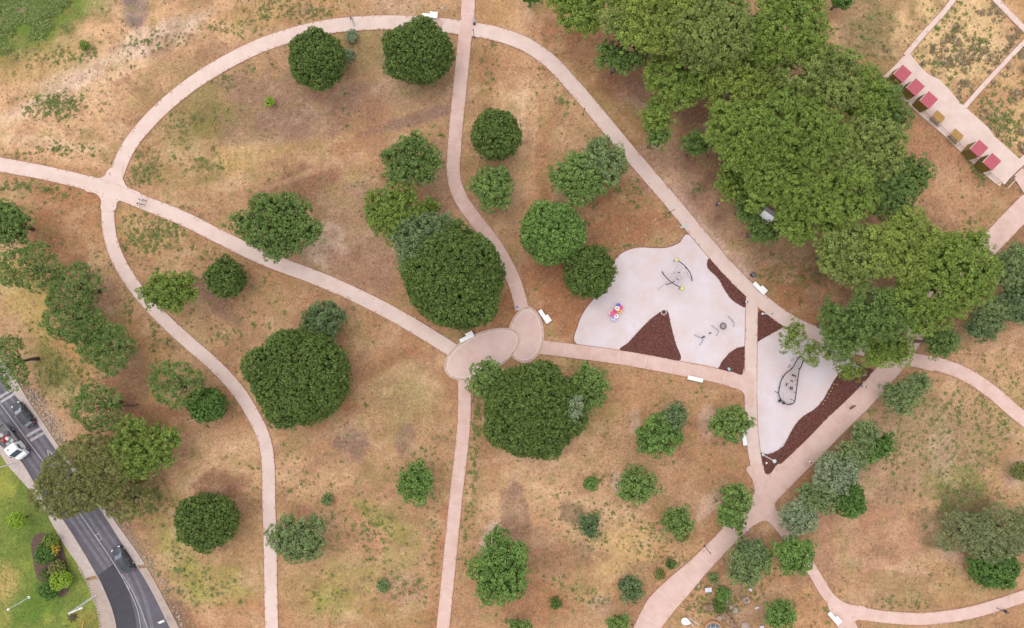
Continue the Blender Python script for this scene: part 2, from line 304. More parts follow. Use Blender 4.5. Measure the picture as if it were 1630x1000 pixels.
path('curving pale path along the top, running past the pines to the playground corner', [(183,285),(203,237),(240,190),(290,145),(340,111),(400,79),(460,57),(520,43),(580,37),(640,36),(700,40),(740,45),(790,54),(835,70),(875,97),(910,134),(945,175),(1000,241),(1060,311),(1121,384),(1162,431),(1204,472),(1250,508),(1300,532),(1360,552),(1440,568)], 22, M_PALE)
path('pale path from the left edge to the oval plaza', [(-30,255),(0,262),(60,273),(110,284),(160,297),(180,303),(230,323),(290,347),(350,377),(420,411),(500,441),(560,467),(620,497),(680,532),(728,562)], 22, M_PALE)
path('pale path winding down the left side to the bottom edge', [(173,305),(172,350),(179,390),(197,430),(225,470),(260,508),(300,545),(340,580),(375,617),(400,655),(420,697),(427,740),(428,800),(430,860),(431,930),(433,1020)], 20, M_PALE)
path('straight then winding path from the top edge to the oval plaza', [(746,-20),(744,30),(740,60),(735,110),(728,180),(723,240),(722,280),(733,315),(757,350),(785,386),(808,425),(821,455),(832,495)], 21, M_SALM)
path('salmon path from the oval plaza down to the bottom edge', [(739,592),(739,660),(734,720),(727,780),(720,850),(713,920),(705,1000),(703,1020)], 20, M_SALM)
path('salmon path from the plaza along the lower edge of the playground', [(856,552),(920,560),(1000,571),(1080,586),(1140,598),(1196,613)], 22, M_SALM)
path('short path running between the two playground areas', [(1197,468),(1196,520),(1195,580),(1195,640),(1197,690),(1204,740),(1217,785)], 19, M_PALE)
path('wide salmon path crossing diagonally beside the lower playground', [(1640,322,34),(1617,345,34),(1567,397,34),(1522,440,32),(1490,472,30),(1466,512,30),(1446,548,30),(1420,583,32),(1372,636,33),(1331,676,34),(1290,718,34),(1250,757,36),(1215,795,34),(1178,835,30),(1145,868,29),(1110,904,32),(1080,934,40),(1050,966,44),(1028,1002,38),(1015,1025,38)], 33, M_SALM)
path('salmon path branching off right towards the right edge', [(1430,572),(1460,574),(1500,582),(1540,598),(1580,625),(1610,651),(1650,684)], 21, M_SALM)
path('narrow salmon path leaving the junction under the green trees', [(1220,800),(1236,830),(1256,856),(1290,903),(1315,945),(1345,980),(1368,1025)], 17, M_SALM)
path('salmon path curving along the bottom right', [(1335,968),(1360,973),(1400,981),(1470,985),(1540,976),(1600,959),(1650,942)], 19, M_SALM)
zj = zc[0]+0.004
J = [('left_junction', M_PALE, [(140,281),(156,284),(167,280),(174,269),(195,262),(195,280),(203,298),(225,309),(216,328),(195,320),(187,322),(183,335),(162,335),(161,318),(152,308),(136,303)]),
 ('junction', M_SALM, [(1188,745),(1213,738),(1215,749),(1220,755),(1227,753),(1242,738),(1266,762),(1240,790),(1233,803),(1237,816),(1257,842),(1247,856),(1226,833),(1216,829),(1200,836),(1168,857),(1150,836),(1178,812),(1194,799),(1201,785),(1198,765)]),
 ('junction', M_SALM, [(1398,583),(1425,556),(1452,528),(1476,524),(1457,546),(1453,558),(1460,564),(1490,570),(1488,590),(1455,584),(1438,584),(1424,590),(1406,606),(1384,600)]),
 ('junction', M_SALM, [(1322,944),(1336,954),(1352,962),(1378,967),(1377,987),(1366,986),(1360,993),(1371,1015),(1345,1015),(1318,966)]),
 ('junction', M_SALM, [(1160,592),(1180,597),(1187,590),(1200,600),(1198,650),(1187,640),(1184,627),(1176,620),(1158,613)])]
for i, (nm, m, pts) in enumerate(J):
    pad('path_junction', ['rounded pale slab where the left paths meet', 'salmon slab at the lower corner of the playground triangle', 'salmon slab under the big pines where three paths meet', 'salmon slab where the bottom right paths fork', 'salmon corner slab at the right end of the playground path'][i], pts, m, zj+0.004*i, cat='path')
# dirt washed over the path below the upper bench
pad('dirt_wash', 'brown soil washed across the path below the upper bench', [(697,33),(705,34),(704,41),(700,46),(694,41)], mat('washed_soil', S(206,160,136), rough=1, col2=S(226,196,184), vscale=1.0), zj+0.006, th=0.004, cover=False, step=2, kind='stuff')

# ------------------------------------------------------------------ oval plaza
def egg(cx, cy, a, b, rot, n=72, sk=0.0):
    r = math.radians(rot); out = []
    for k in range(n):
        q = 2*math.pi*k/n; u = a*math.cos(q); v = b*math.sin(q)*(1+sk*math.cos(q)); out.append((cx+u*math.cos(r)-v*math.sin(r), cy+u*math.sin(r)+v*math.cos(r)))
    return out
M_RIM = mat('pebbled_rim', S(232,204,192), rough=0.95, col2=S(208,172,154), vscale=0.35, bump=0.6, bscale=8)
M_PLZ = mat('plaza_concrete', S(234,205,196), rough=0.9, col2=S(222,186,176), vscale=2.5, bump=0.2, bscale=6)
PEB = []
def oval(label, cx, cy, a, b, rot, z, sk):
    o = egg(cx, cy, a, b, rot, sk=sk); i = egg(cx, cy, a-5.2, b-5.2, rot, sk=sk); COVER_POLYS.append(o)
    root = tag(MB().prism([P(*p) for p in o], -0.1, z).build('plaza', M_RIM), label, 'plaza', kind='structure')
    MB().prism([P(*p) for p in i], z-0.03, z+0.008).build('paving', M_PLZ, root)
    j1 = [P(*p) for p in egg(cx, cy, a-4.4, b-4.4, rot, 72, sk)]; mb = MB(); jj = [P(*p) for p in egg(cx, cy, a-5.4, b-5.4, rot, 72, sk)]
    strip(mb, np.array(j1+j1[:1]), np.array(jj+jj[:1]), z-0.02, z+0.012); mb.build('joint_ring', M_JOINT, root)
    pb = MB(); r = random.Random(cx)
    for k in range(420):
        q = r.random()*2*math.pi; d = r.uniform(0.6, 3.9); e = egg(cx, cy, a-d, b-d, rot, 720, sk)[int(q/(2*math.pi)*720)]; x, y = P(*e); s = r.uniform(0.05, 0.13); h = s*0.5
        pb.add([(x-s,y,z-.01),(x,y-s*.8,z-.01),(x+s,y,z-.01),(x,y+s*.7,z-.01),(x+.02,y,z+h)], [(0,1,4),(1,2,4),(2,3,4),(3,0,4)])
    tag(pb.build('rim_pebbles', mat('rim_pebble', S(236,212,200), col2=S(190,156,140), vscale=0.4), root), kind='stuff')
zp = zj+0.022
oval('round end of the plaza, the smaller oval beside the diagonal bench', 837, 533, 45, 29, 96, zp, 0.10)
oval('long oval of the plaza with a pebbled rim', 768, 562.5, 66, 33, -27, zp+0.016, -0.08)

# ------------------------------------------------------------------ playground surfaces and mulch beds
def zz(lst, ox, oy, s): return [(ox+x/s, oy+y/s) for x, y in lst]
PG1 = [(919,548),(920.5,517),(931,494),(947,474),(964,455),(971,432),(979,414),(992,402),(1014,394.5),(1041,395),(1061,394.5),(1081,387),(1097,374),(1142,410),(1172,442),(1194,476),(1190,500),(1190,590),(1189,606),(1143,594),(1081,578),(989,561)]
pg1 = pad('play_surface', 'large pale lilac playground floor with the climbing net', PG1, M_SAND, 0.016, th=0.1, step=3, cat='ground')
eg = crom(PG1, True, 3.0); e2 = np.array([P(*p) for p in eg]); mb = MB(); strip(mb, offset_curve(np.vstack([e2, e2[:1]]), 0.0), offset_curve(np.vstack([e2, e2[:1]]), 0.12), -0.1, 0.03); mb.build('edge_strip', mat('maroon_edge', S(150,96,84), rough=0.9), pg1)
PG2 = [(1206,545),(1226,531),(1250,519),(1300,540),(1345,560),(1378,592),(1345,632),(1305,676),(1234,750),(1208,728),(1203,690),(1201,640),(1201,590)]
pg2 = pad('play_surface', 'smaller pale lilac playground floor with the whale-shaped climber', PG2, M_SAND, 0.0165, th=0.1, step=3, smooth=False, cat='ground')
MUL = [('dark red mulch bed in the upper right corner of the playground', zz([(985,243),(1043,290),(1103,345),(1147,394),(1158,440),(1151,476),(1110,455),(1080,430),(1050,385),(1030,345),(1000,315),(975,290),(972,265)], 800,330,2.985)),
 ('fan-shaped dark red mulch bed in the middle of the playground', zz([(560,680),(600,640),(650,585),(700,535),(745,500),(765,488),(785,495),(800,560),(820,640),(842,727),(700,702)], 800,330,2.985)),
 ('dark red mulch bed in the lower right corner of the playground', zz([(1020,780),(1040,735),(1075,695),(1110,670),(1150,660),(1148,760),(1136,806),(1105,802)], 800,330,2.985)),
 ('small triangular mulch bed at the top of the lower playground', [(1205.5,544),(1206,499),(1209,496),(1212,494.5),(1216,495.5),(1233,508),(1249,520),(1228,531.5)]),
 ('long dark red mulch strip beside the wide diagonal path', [(1209.5,722),(1222,723),(1232,720),(1247,710),(1256,693),(1266,676),(1278,663),(1297,651),(1309,638),(1319,621),(1328,605),(1345,588),(1390,590),(1350,635),(1310,677),(1236,753),(1222,757),(1217,754),(1213,746)])]
def on_lines(px, py):
    m = np.zeros(px.shape, bool)
    for c, w in COVER_LINES:
        for k in range(len(c)): m |= (px-c[k,0])**2+(py-c[k,1])**2 < (w[k]-2.0)**2
    return m
CHIPS = leafmat('mulch_chips', S(176,122,108), S(84,46,42), trans=0.0, rough=0.95)
def quads_mesh(name, pos, nrm, tan, L, W, tint, bend=0.0):
    """one rhombic blade per row: pos centre, nrm normal, tan direction, L/W sizes"""
    nrm = nrm/(np.linalg.norm(nrm, axis=1)[:,None]+1e-9); tan = tan-nrm*(tan*nrm).sum(1)[:,None]; tan /= np.linalg.norm(tan, axis=1)[:,None]+1e-9
    b = np.cross(nrm, tan); L = np.asarray(L)[:,None]; W = np.asarray(W)[:,None]
    V = np.stack([pos-tan*L/2-nrm*bend*L, pos+b*W/2, pos+tan*L/2-nrm*bend*L, pos-b*W/2], 1).reshape(-1, 3)
    F = np.arange(len(V)).reshape(-1, 4); return np_mesh(name, V, F, False, {'tint': ('FLOAT', np.repeat(tint, 4))})
for lab, pts in MUL:
    o = pad('mulch_bed', lab, pts, M_MULCH, 0.03, th=0.05, step=2.5, smooth=len(pts) > 9, cat='mulch bed')
    pp = np.array(pts); lo = pp.min(0); hi = pp.max(0); n = int((hi-lo).prod()*1.2); q = lo+RNG.random((n,2))*(hi-lo); q = q[inside(q[:,0], q[:,1], pts)&~on_lines(q[:,0], q[:,1])]; n = len(q)
    q = q+RNG.normal(0,.9,q.shape); xy = np.array([P(*a) for a in q]); pos = np.column_stack([xy, 0.035+0.04*RNG.random(n)]); nr = RNG.normal(0, .5, (n,3)); nr[:,2] = 1
    me = quads_mesh('wood_chips', pos, nr, RNG.normal(size=(n,3)), RNG.uniform(.1,.26,n), RNG.uniform(.04,.09,n), RNG.random(n)**1.6); me.materials.append(CHIPS)
    tag(link(bpy.data.objects.new('wood_chips', me), o), kind='stuff')
    # loose chips kicked over the edge
# pale ring at the tip of the fan bed, scuffed pale patches in the play sand
MB().torus((*P(1056.5,497),0.03), 0.42, 0.05).build('ring_edge', M_WHITE, pg1)
M_SCUFF = mat('scuffed_surface', S(232,221,224), rough=0.95, col2=S(223,208,211), vscale=0.7)
r_ = random.Random(3)
for cx, cy, n in ((1085,462,7),(1000,505,5),(1120,512,4),(1160,545,5),(1010,470,3),(1100,440,4),(1235,640,3),(1128,545,3)):
    for k in range(n):
        x = cx+r_.gauss(0,9); y = cy+r_.gauss(0,7); o = egg(x, y, r_.uniform(2,5), r_.uniform(1.2,2.6), r_.uniform(0,180), 14, 0.2)
        MB().prism([P(*p) for p in o], 0.012, 0.0205+0.0012*k).build('scuff', M_SCUFF, pg1 if cx < 1200 else pg2)

# ------------------------------------------------------------------ picnic terrace and garden plots, upper right
TER = [(1404,124),(1425,104),(1438,90),(1448,86),(1458,99),(1468,110),(1478,119),(1495,127),(1512,145),(1528,164),(1550,183),(1573,204),(1582,217),(1600,233),(1622,253),(1634,243),(1640,252),(1616,275),(1606,285),(1599,294),(1594,291),(1591,297),(1580,289),(1565,276),(1531,244),(1498,212),(1464,183),(1440,160)]
ter = pad('terrace', 'pale pink concrete terrace with red roofed sheds', TER, M_PALE, 0.10, th=0.2, smooth=False, cat='terrace')
path('narrow path from the top edge to the shed terrace', [(1527,-15),(1505,16),(1470,54),(1440,90)], 8, M_PALE, slab=3)
path('narrow path between the garden plots up to the right edge', [(1534,172),(1560,142),(1595,104),(1640,57)], 7, M_PALE, slab=3)
path('narrow path across the top right corner', [(1572,-14),(1600,16),(1640,56)], 9, M_PALE, slab=3)
pad('path_landing', 'pale landing between the terrace steps and the wide path', [(1612,281),(1627,268),(1645,285),(1645,320),(1632,312)], M_SALM, zj+0.03, smooth=False, cat='path')
st = empty('terrace_steps', (*P(1609,287),0)); tag(st, 'brown timber steps at the lower right end of the terrace', 'steps')
for k in range(3):
    x, y = P(1604+k*3.6, 293-k*5); MB().box((x-st.location.x, y-st.location.y, 0.03+0.02*k), (0.9,0.45,0.14), math.radians(45)).build('step', M_GWOOD, st)

# ------------------------------------------------------------------ road, pavements, lawn (lower left)
ROAD_R = [(-30,548),(-10,580),(6,600),(21,624),(43,650),(64,678),(91,717),(128,765),(160,810),(204,878),(238,932),(272,1000),(282,1025)]
ROAD_L = [(-30,670),(0,708),(34,735),(65,786),(102,830),(150,908),(170,949),(180,976),(185,1000),(188,1025)]
WALK_R = [(-12,552),(8,578),(24,600),(34,618),(48,641),(68,671),(97,714),(134,763),(167,806),(186,833),(218,878),(245,922),(286,1000),(298,1025)]
WALK_L = [(-30,678),(0,721),(14,742),(41,772),(68,806),(99,861),(126,901),(143,932),(156,966),(162,1000),(164,1025)]
c_ = lambda p: [tuple(q) for q in crom(p, step=6)]
road = MB().prism([P(*p) for p in c_(ROAD_R)+c_(ROAD_L)[::-1]], -0.1, 0.008).build('road', M_ASPH); tag(road, 'grey asphalt road with a worn centre line', 'road', kind='structure'); COVER_POLYS.append(c_(ROAD_R)+c_(ROAD_L)[::-1])
M_WALK1 = mat('pale_pavement', S(214,198,190), rough=0.95, col2=S(190,170,162), vscale=0.5, bump=0.5, bscale=6); M_WALK2 = mat('tan_pavement', S(196,176,164), rough=0.95, col2=S(180,158,146), vscale=1.0, bump=0.3, bscale=8)
def walk(label, a, b, cut, m1, m2):
    A = np.array(c_(a)); B = np.array(c_(b)); t = np.linspace(0, 1, 90)
    f = lambda Q: np.stack([np.interp(t, np.linspace(0,1,len(Q)), Q[:,k]) for k in (0,1)], 1); A = f(A); B = f(B); n = int(cut*90)
    COVER_POLYS.append([tuple(x) for x in A]+[tuple(x) for x in B[::-1]])
    root = empty('pavement', (0,0,0)); tag(root, label, 'pavement', kind='structure'); XA = np.array([P(*q) for q in A]); XB = np.array([P(*q) for q in B])
    if n > 1: mb = MB(); strip(mb, XA[:n], XB[:n], -0.1, 0.12); mb.build('paving', m1, root)
    mb = MB(); strip(mb, XA[n:] if n > 1 else XA, XB[n:] if n > 1 else XB, -0.1, 0.117); mb.build('paving', m2, root)
    d = XA-XB; d /= np.linalg.norm(d, axis=1)[:,None]; mb = MB(); strip(mb, XA+d*0.08, XA-d*0.06, -0.1, 0.125); mb.build('kerb', mat('kerb_stone', S(206,190,184), col2=S(176,158,152), vscale=0.8), root)
walk('narrow pavement on the park side of the road', ROAD_R, WALK_R, 0.76, M_WALK1, M_WALK2)
walk('paved strip between the road and the green lawn', ROAD_L, WALK_L, 0.735, M_WALK1, M_WALK2)
def line(pts, w, name='road_line'):
    c = np.array([P(*p) for p in crom(pts, step=4)]); mb = MB(); strip(mb, offset_curve(c, w/2), offset_curve(c, -w/2), 0.0, 0.013); return mb.build(name, M_PAINT, road)
line([(-20,616),(0,642),(37,692),(74,742),(131,823),(157,861),(173,884),(194,918),(206,938)], 0.13); line([(196,922),(206,941),(214,958),(221,980),(226,1015)], 0.11); line([(194,914),(206,932),(222,965),(232,992),(240,1015)], 0.11)
for a, b in (((42.5,694.5),(65,681.5)),((48.5,701.5),(70,689)),((-4,634.5),(18,621)),((1,640.5),(22,627.5))):
    c = np.array([P(*a), P(*b)]); mb = MB(); strip(mb, offset_curve(c, 0.21), offset_curve(c, -0.21), 0.0, 0.0135); mb.build('rumble_bar', M_PAINT, road)
for t0, t1 in (((75,716),(80,733)),((80,733),(90,728)),((90,728),(75,716))):
    c = np.array([P(*t0), P(*t1)]); mb = MB(); strip(mb, offset_curve(c, 0.07), offset_curve(c, -0.07), 0.0, 0.0145); mb.build('warning_triangle_side', M_PAINT, road)
for dx in (0, 4.5):
    a = (152+dx, 852-dx*.65); c = np.array([P(*a), P(a[0]+5.5, a[1]+8.5)]); mb = MB(); strip(mb, offset_curve(c, 0.045), offset_curve(c, -0.045), 0.0, 0.0145); mb.build('service_cover_edge', M_PAINT, road)
for dy in (0, 1):
    a = (152+5.5*dy, 852+8.5*dy); c = np.array([P(*a), P(a[0]+4.5, a[1]-2.9)]); mb = MB(); strip(mb, offset_curve(c, 0.045), offset_curve(c, -0.045), 0.0, 0.015); mb.build('service_cover_edge', M_PAINT, road)
# tar patch and wheel-worn lighter strips are part of the asphalt
M_PATCH = mat('newer_asphalt', S(84,79,86), rough=0.9, col2=S(72,68,75), vscale=1.2)
MB().prism([P(*p) for p in [(157,915),(182,897),(206,945),(216,985),(220,1020),(189,1020),(186,1000),(181,976),(171,949)]], -0.05, 0.011).build('resurfaced_patch', M_PATCH, road)
M_WORN = mat('worn_asphalt', S(136,129,137), rough=0.9, col2=S(108,102,110), vscale=0.7)
for off in (7, 17, -8, -19):
    c = np.array([P(*p) for p in crom([(-20,616),(0,642),(37,692),(74,742),(131,823),(157,861),(173,884),(194,918),(214,965),(226,1015)], step=4)]); c = offset_curve(c, -off*0.1); w = 0.16+0.2*noise2(c[:,0], c[:,1], 4.0, 21, 3); mb = MB(); strip(mb, offset_curve(c, w), offset_curve(c, -w), 0.0, 0.0098); mb.build('worn_track', M_WORN, road)
LAWN = [(-40,672)]+[tuple(p) for p in c_(WALK_L)]+[(-40,1025)]
lx = np.array(LAWN); q = np.stack(np.meshgrid(np.arange(-40,170,4.0), np.arange(660,1030,4.0)), -1); cell = inside(q[...,0], q[...,1], LAWN)
lc = np.empty(q.shape[:2]+(3,)); X_, Y_ = (q[...,0]-815)*.1, (500-q[...,1])*.1; na = noise2(X_, Y_, 3.5, 31, 5, .6); nb = noise2(X_, Y_, 1.2, 32, 3)
lc[:] = (128,143,68); w = np.clip((na-.5)*4, 0, 1)[...,None]*.6; lc = lc*(1-w)+np.array((164,160,76))*w; w = np.clip((.45-na)*5,0,1)[...,None]*.6; lc = lc*(1-w)+np.array((100,124,54))*w
for x, y, rx, ry, c, s in ((10,930,24,34,(206,172,110),.8),(5,770,20,40,(170,164,80),.6),(140,985,30,20,(160,140,76),.6),(5,985,14,18,(180,166,90),.6),(60,960,40,24,(96,132,46),.6)):
    d = np.hypot((q[...,0]-x)/rx, (q[...,1]-y)/ry)+(na-.5)*.8+(nb-.5)*.5; w = np.clip((1.25-d)/.7,0,1)[...,None]*s; lc = lc*(1-w)+np.array(c)*w
c = lc/255; lc = np.where(c <= 0.04045, c/12.92, ((c+0.055)/1.055)**2.4)/1.45
h, w_ = q.shape[:2]; ii = np.arange(h*w_).reshape(h, w_); Fq = np.stack([ii[1:,:-1], ii[1:,1:], ii[:-1,1:], ii[:-1,:-1]], -1); ok = cell[1:,:-1]|cell[1:,1:]|cell[:-1,1:]|cell[:-1,:-1]
lme = np_mesh('lawn', np.stack([X_, Y_, 0.02+0.03*nb], -1).reshape(-1,3), Fq[ok], True, {'col': ('FLOAT_COLOR', np.concatenate([lc.reshape(-1,3), np.ones((h*w_,1))], 1))}); lme.materials.append(attrmat('lawn_turf'))
lawn = tag(link(bpy.data.objects.new('lawn', lme)), 'green mown lawn left of the road with a straw-coloured patch', 'lawn', kind='structure'); COVER_POLYS.append(LAWN)
BED = zz([(230,370),(260,325),(310,310),(370,325),(430,380),(470,460),(485,540),(510,680),(480,750),(430,775),(400,700),(330,665),(290,655),(265,620),(245,540),(232,450)], 0,780,4.54)
pad('flower_bed', 'brown soil bed with clipped bushes on the lawn', BED, mat('bed_soil', S(122,98,88), rough=1, col2=S(96,76,66), vscale=0.5, bump=0.6, bscale=6), 0.065, th=0.1, step=3, cat='flower bed')
edging = empty('stone_edging', (*P(145,940),0)); tag(edging, 'row of pale stones between lawn and pavement', 'stone edging')
ed = crom([(127,905),(138,924),(146,942),(152,958),(157,975),(160,990),(161,1010)], step=4); r_ = random.Random(5)
def rock(name, m, s, seed, parent=None, loc=(0,0,0), flat=0.7):
    r = random.Random(seed); mb = MB(); V = []; n = 8
    for i, (rr, z) in enumerate(((0.55,0),(1,0.25),(0.9,0.65),(0.45,0.95))):
        for k in range(n):
            q = 2*math.pi*(k+0.3*i)/n; t = rr*r.uniform(0.78,1.18); V.append((s[0]*t*math.cos(q), s[1]*t*math.sin(q), s[2]*(z+r.uniform(-.08,.08))-0.03))
    F = [(i*n+k, i*n+(k+1)%n, (i+1)*n+(k+1)%n, (i+1)*n+k) for i in range(3) for k in range(n)]+[tuple(3*n+k for k in range(n)), tuple(range(n-1,-1,-1))]
    o = mb.add(V, F).build(name, m, parent); o.location = loc; o.rotation_euler = (0,0,r.uniform(0,6)); return o
for k, p in enumerate(ed[::1]):
    x, y = P(*p); rock('stone', M_STONE, (r_.uniform(.22,.34), r_.uniform(.18,.26), r_.uniform(.15,.25)), k, edging, (x-edging.location.x, y-edging.location.y, 0.03))
def covered(px, py, extra=0.0):
    m = np.zeros(px.shape, bool)
    for poly in COVER_POLYS: m |= inside(px, py, poly)
    for c, w in COVER_LINES:
        for k in range(0, len(c), 2): m |= (px-c[k,0])**2+(py-c[k,1])**2 < (w[k]+extra)**2
    return m
# ------------------------------------------------------------------ trees and bushes
KIND = { # clump radius, leaf length, leaf width, leaves per m2 of clump, clump spacing factor, lobes, lobe size, vertical ratio, irregularity
 'dense':  dict(rc=.32, L=0.268, W=0.188, den=32, sp=1.32, nl=10, ls=.36, vr=.80, irr=.14, fill=1.0, jit=.38),
 'stone':  dict(rc=.42, L=.26, W=.14, den=34, sp=1.36, nl=13, ls=.40, vr=.62, irr=.42, fill=1.0, jit=.60),
 'pine':   dict(rc=.40, L=0.317, W=0.138, den=31, sp=1.34, nl=17, ls=.31, vr=.62, irr=.34, fill=.9, jit=.50),
 'wispy':  dict(rc=.40, L=0.329, W=0.112, den=29, sp=1.12, nl=14, ls=.40, vr=.60, irr=.45, fill=.80, jit=.6),
 'broad':  dict(rc=.46, L=0.281, W=0.200, den=30, sp=1.36, nl=17, ls=.32, vr=.85, irr=.30, fill=1.0, jit=.45),
 'olive':  dict(rc=.42, L=0.281, W=0.138, den=30, sp=1.30, nl=15, ls=.33, vr=.75, irr=.36, fill=.95, jit=.50),
 'bush':   dict(rc=.24, L=0.195, W=0.138, den=52, sp=1.20, nl=5, ls=.60, vr=.75, irr=.25, fill=1.0, jit=.3),
}
def unit(n, rng): d = rng.normal(size=(n,3)); return d/np.linalg.norm(d, axis=1)[:,None]
def crown_mesh(name, kd, rx, ry, hc, rv, rot, rng, holes=(), origin=(0,0), shift=0.0):
    """foliage: lobes fill the crown, clumps sit on the lobes, small bent leaves cover each clump. Returns mesh and lobe centres (local)."""
    k = KIND[kd]; R = math.sqrt(rx*ry); nl = k['nl']
    ga = np.arange(nl)*2.399963+rng.random()*6; rad = np.sqrt((np.arange(nl)+.5)/nl); lr = R*k['ls']*rng.uniform(1-k['irr']*.7, 1+k['irr']*.7, nl); lr = np.clip(lr, .12*R, .62*R)
    d = np.clip(rad*R, 0, None)*(1-k['ls']*.62)/(.98)*rng.uniform(1-k['irr']*.35, 1+k['irr']*.35, nl)
    e = np.sort(d+lr)[-max(3, nl//2):].mean(); f = max(.3, (R-k['rc']*.75)/e); lr = lr*f; d = d*f                # keep the crown inside its outline
    cx = np.cos(ga)*d/R*rx; cy = np.sin(ga)*d/R*ry; cz = hc+rv*.55*np.sqrt(np.clip(1-(d/R)**2, 0, 1))+rng.normal(0, rv*.10, nl)
    if kd in ('dense', 'bush'):                                  # one full dome carries the lobes
        cx = np.append(cx, 0); cy = np.append(cy, 0); cz = np.append(cz, hc+rv*.1); lr = np.append(lr, R*.88*min(1, f*1.10))
    cen = np.column_stack([cx, cy, cz]); n = len(cen); vs = np.full(n, min(1.0, rv/R*1.15))
    if kd in ('dense', 'bush'): vs[-1] = rv/R
    pts, nor = [], []
    for i in range(n):
        m = int(4*math.pi*lr[i]**2*.75/(k['rc']*k['sp']*.62)**2)+8; u = unit(m, rng); u = u[u[:,2] > (-.25 if kd != 'stone' else -.15)]
        ax_ = np.array([rx/R, ry/R, vs[i]]); p = cen[i]+u*lr[i]*ax_*rng.uniform(.9, 1.06, len(u))[:,None]; nn = u/ax_; nn /= np.linalg.norm(nn, axis=1)[:,None]
        keep = np.ones(len(p), bool)
        for j in range(n):
            if j == i: continue
            q = (p-cen[j])/(np.array([rx/R, ry/R, vs[j]])*lr[j]); keep &= (q*q).sum(1) > .80
        pts.append(p[keep]); nor.append(nn[keep])
    p = np.concatenate(pts); nn = np.concatenate(nor)
    key = np.floor(p/(k['rc']*k['sp'])).astype(int); _, ui = np.unique(key, axis=0, return_index=True); ui = rng.permutation(ui); p = p[ui]; nn = nn[ui]
    if k['fill'] < 1: kp = rng.random(len(p)) < k['fill']; p = p[kp]; nn = nn[kp]
    c, s = math.cos(rot), math.sin(rot); Rz = np.array([[c,-s,0],[s,c,0],[0,0,1]]); p = p@Rz.T; nn = nn@Rz.T; cen = cen@Rz.T
    def keep_holes(q):
        ok = np.ones(len(q), bool); z = q[:,2]; f = H/(H-z)*10; ax2 = (q[:,0]+origin[0])*f+815; ay2 = 500-(q[:,1]+origin[1])*f
        for hx, hy, hr in holes: ok &= (ax2-hx)**2+(ay2-hy)**2 > hr*hr
        return ok
    if holes: kp = keep_holes(p); p = p[kp]; nn = nn[kp]
    p = p+rng.normal(0, k['rc']*.22, p.shape)+nn*(rng.normal(0, 1, (len(p),1))*k['jit']*k['rc']); rcs = k['rc']*rng.uniform(.7, 1.35, len(p)); up = nn+np.array([0,0,.45]); up /= np.linalg.norm(up, axis=1)[:,None]
    m = max(6, int(k['den']*2*math.pi*k['rc']**2*.75)); d = unit(len(p)*m, rng).reshape(len(p), m, 3); dot = (d*up[:,None]).sum(2, keepdims=True); d = np.where(dot < -.1, d-2*dot*up[:,None], d)
    pos = (p[:,None]+d*rcs[:,None,None]*rng.uniform(.62, 1.05, (len(p), m, 1))).reshape(-1, 3); nr = (d*.9+np.array([0,0,.45])+rng.normal(0,.36,d.shape)).reshape(-1,3)
    tn = (rng.normal(size=d.shape)+d*(1.2 if kd in ('pine','wispy','stone') else .3)).reshape(-1,3); ct = rng.random(len(p)); tint = np.clip(np.repeat(ct,m)*.5+rng.random(len(pos))*.5, 0, 1)
    sz = rng.uniform(.7,1.3,len(pos)); L = k['L']*sz; W = k['W']*sz*rng.uniform(.8,1.2,len(pos))
    # inner foliage that closes the crown
    if k['fill'] > .8:
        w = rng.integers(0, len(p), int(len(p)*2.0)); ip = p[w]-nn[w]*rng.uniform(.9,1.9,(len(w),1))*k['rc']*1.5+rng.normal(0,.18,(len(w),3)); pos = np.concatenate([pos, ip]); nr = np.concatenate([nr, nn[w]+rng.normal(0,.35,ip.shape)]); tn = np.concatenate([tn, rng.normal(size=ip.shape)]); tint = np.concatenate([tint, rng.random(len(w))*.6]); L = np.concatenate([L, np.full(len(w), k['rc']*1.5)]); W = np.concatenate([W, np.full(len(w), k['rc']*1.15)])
    if k['fill'] > .8:                                            # twiggy foliage deep inside, seen through the gaps between clumps
        cw = lr[:n]**2; w = rng.choice(n, int(rx*ry*3.14*(9 if k['fill'] > .85 else 4))+10, p=cw/cw.sum()); u = unit(len(w), rng)*rng.random((len(w),1))**.5*.80*lr[w][:,None]; u[:,2] = u[:,2]*.3*vs[w]-.1*lr[w]
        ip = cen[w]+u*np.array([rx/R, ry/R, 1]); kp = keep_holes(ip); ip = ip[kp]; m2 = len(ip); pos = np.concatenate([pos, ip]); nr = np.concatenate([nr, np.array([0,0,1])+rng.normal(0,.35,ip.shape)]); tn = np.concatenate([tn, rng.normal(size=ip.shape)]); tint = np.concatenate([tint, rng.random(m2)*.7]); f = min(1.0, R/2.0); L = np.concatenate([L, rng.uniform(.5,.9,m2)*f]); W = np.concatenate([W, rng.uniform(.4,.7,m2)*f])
    me = quads_mesh(name, pos, nr, tn, L, W, tint, bend=.12); return me, cen
